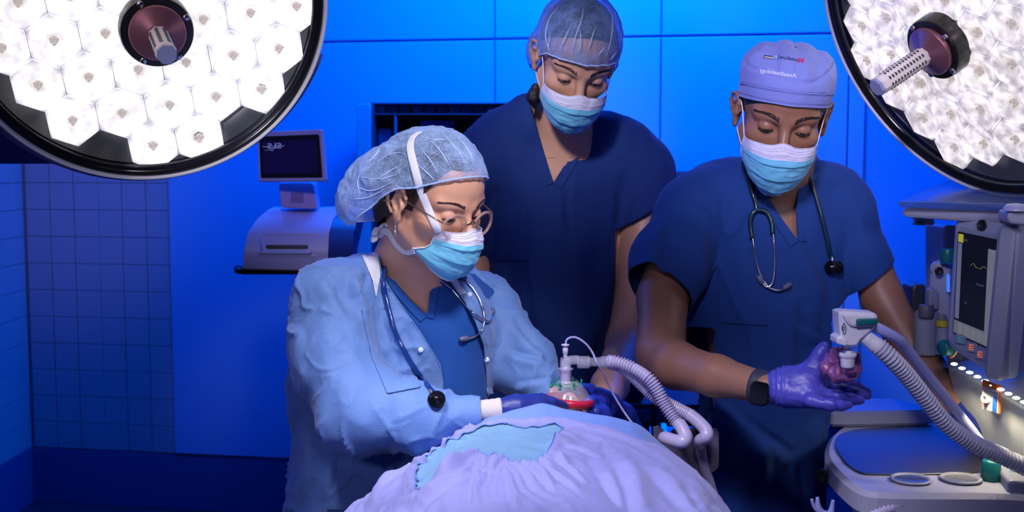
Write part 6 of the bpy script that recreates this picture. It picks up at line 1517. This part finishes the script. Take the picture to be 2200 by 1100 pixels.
# =================================================================== bag arm with corrugated hose
HD = 1.72
ba = thing('bag_arm', 'white bag arm head with green button and support tube beside the gloved hand', 'bag arm', W(1846, 745, HD))
M_wh = mat('bagarm_white', (.80, .80, .88), .3); 
poly = [(1802, 672), (1812, 669), (1880, 673), (1887, 680), (1886, 696), (1880, 706), (1862, 722), (1852, 730), (1842, 745), (1822, 746), (1798, 738), (1798, 727), (1806, 722)]
P2 = [W(x, y, HD) for x, y in poly]; V, F = prism([(p[0], p[2]) for p in P2], 0, .040, .0035); V = np.stack([V[:, 0], HD+V[:, 2], V[:, 1]], 1)
head_ = obj('head', (V, F), M_wh, ba, auto=30)
obj('front_step', hexa([W(1798, 726, HD-.004), W(1820, 730, HD-.004), W(1820, 745, HD-.004), W(1798, 739, HD-.004)], .02, .002, .003), M_wh, ba, False)
obj('top_cap', hexa([W(1806, 671, HD-.006), W(1886, 676, HD-.006), W(1886, 702, HD-.006), W(1826, 704, HD-.006)], .046, .005, .008), M_wh, ba, False)
obj('release_button', hexa([W(1841, 686, HD-.012), W(1887, 684, HD-.012), W(1887, 697, HD-.012), W(1841, 700, HD-.012)], .012, .002, .003), M_teal, ba, False)
for i in range(5): obj('grip_rib', tube([W(1876+i*2.3, 685.5, HD-.0125), W(1876+i*2.3, 697, HD-.0125)], .0004, 5), M_teal, ba)
# bag symbol
sy = [tube(spl([W(x, y, HD-.0012) for x, y in pts], 6), .0005, 5) for pts in ([(1813, 694), (1810, 702), (1811, 712), (1814, 718), (1817, 712), (1817, 703), (1813, 694)], [(1808, 700), (1811, 704), (1815, 703)], [(1808, 706), (1812, 709), (1816, 707)])]
so = obj('hand_symbol', join(*sy), M_black, head_, False)
obj('support_tube', tube(spl([W(1875, 700, HD+.02), W(1900, 712, HD+.02), W(1928, 728, HD+.03), W(1950, 752, HD+.05), W(2010, 828, HD+.10), W(2080, 915, HD+.15), W(2110, 955, HD+.17)], 10), np.linspace(PX(13, HD), PX(12, 1.85), 61), 20, flat=.9), mat('support_tube', (.42, .44, .80), .3), ba)
obj('outlet_tube', lathe([(0.0001, 0)]*2, 3) if False else tube([W(1829, 742, HD+.02), W(1829, 758, HD+.02)], PX(10, HD+.02), 24), M_clear, ba)
rb = thing('breathing_hose', 'long pale corrugated hose running down from the white bag arm', 'hose', W(2150, 990, 1.85))
hc_ = spl([W(1885, 742, HD+.01), W(1915, 770, HD+.01), W(1950, 808, HD+.02), W(1990, 858, HD+.03), W(2035, 912, HD+.04), W(2090, 952, HD+.05), W(2150, 978, HD+.06), (W(2215, 1010, HD+.06)), W(2260, 1040, HD+.07)], 16)
M_hose = mat('hose_translucent', (.56, .57, .70), .25, spec=.8)
obj('ribbed_tube', corrugated(hc_, PX(17, HD), .0062, PX(8, HD), 28), M_hose, rb)
obj('cuff', tube([W(1858, 722, HD+.012), W(1862, 726, HD+.012), W(1878, 738, HD+.012), W(1880, 740, HD+.012), W(1884, 743, HD+.012), W(1902, 758, HD+.012)], [PX(14, HD), PX(16, HD), PX(17, HD), PX(19, HD), PX(17, HD), PX(20, HD)], 28), M_wh, rb)
# white port and pink bag
bp = thing('breathing_bag', 'crumpled pink rubber breathing bag gripped by the gloved hand', 'breathing bag', W(1810, 800, 1.76))
lz([(10, 752), (10, 757), (16.5, 757), (18.5, 759), (18.5, 766), (16, 768), (15.5, 770), (14.5, 786), (13, 790), (.5, 790)], 1828, HD+.02, M_wh, 'neck_collar', bp, 36)
bq = chain([(1828, 790, 1.745, 10), (1826, 804, 1.755, 15)], .008) + chain([(1780, 780, 1.79, 18), (1808, 772, 1.79, 18)], .012) + chain([(1776, 792, 1.78, 14), (1796, 806, 1.765, 13)], .010) + chain([(1800, 768, 1.78, 17), (1804, 808, 1.77, 13)], .010) + chain([(1830, 770, 1.795, 14), (1836, 793, 1.79, 11)], .010) + chain([(1820, 804, 1.76, 11), (1840, 804, 1.77, 7)], .008)
V, F = sdf(bq, .0016); V = displace(V, F, crumple(V, 27, .027, 2, (1.2, 1, .6))+crease(V, 30, .003, .08, 4)+wrinkle(V, 40, .0030, 5))
obj('bag', (V, F), mat('pink_rubber', (.25, .075, .25), .42, coat=.3), bp)
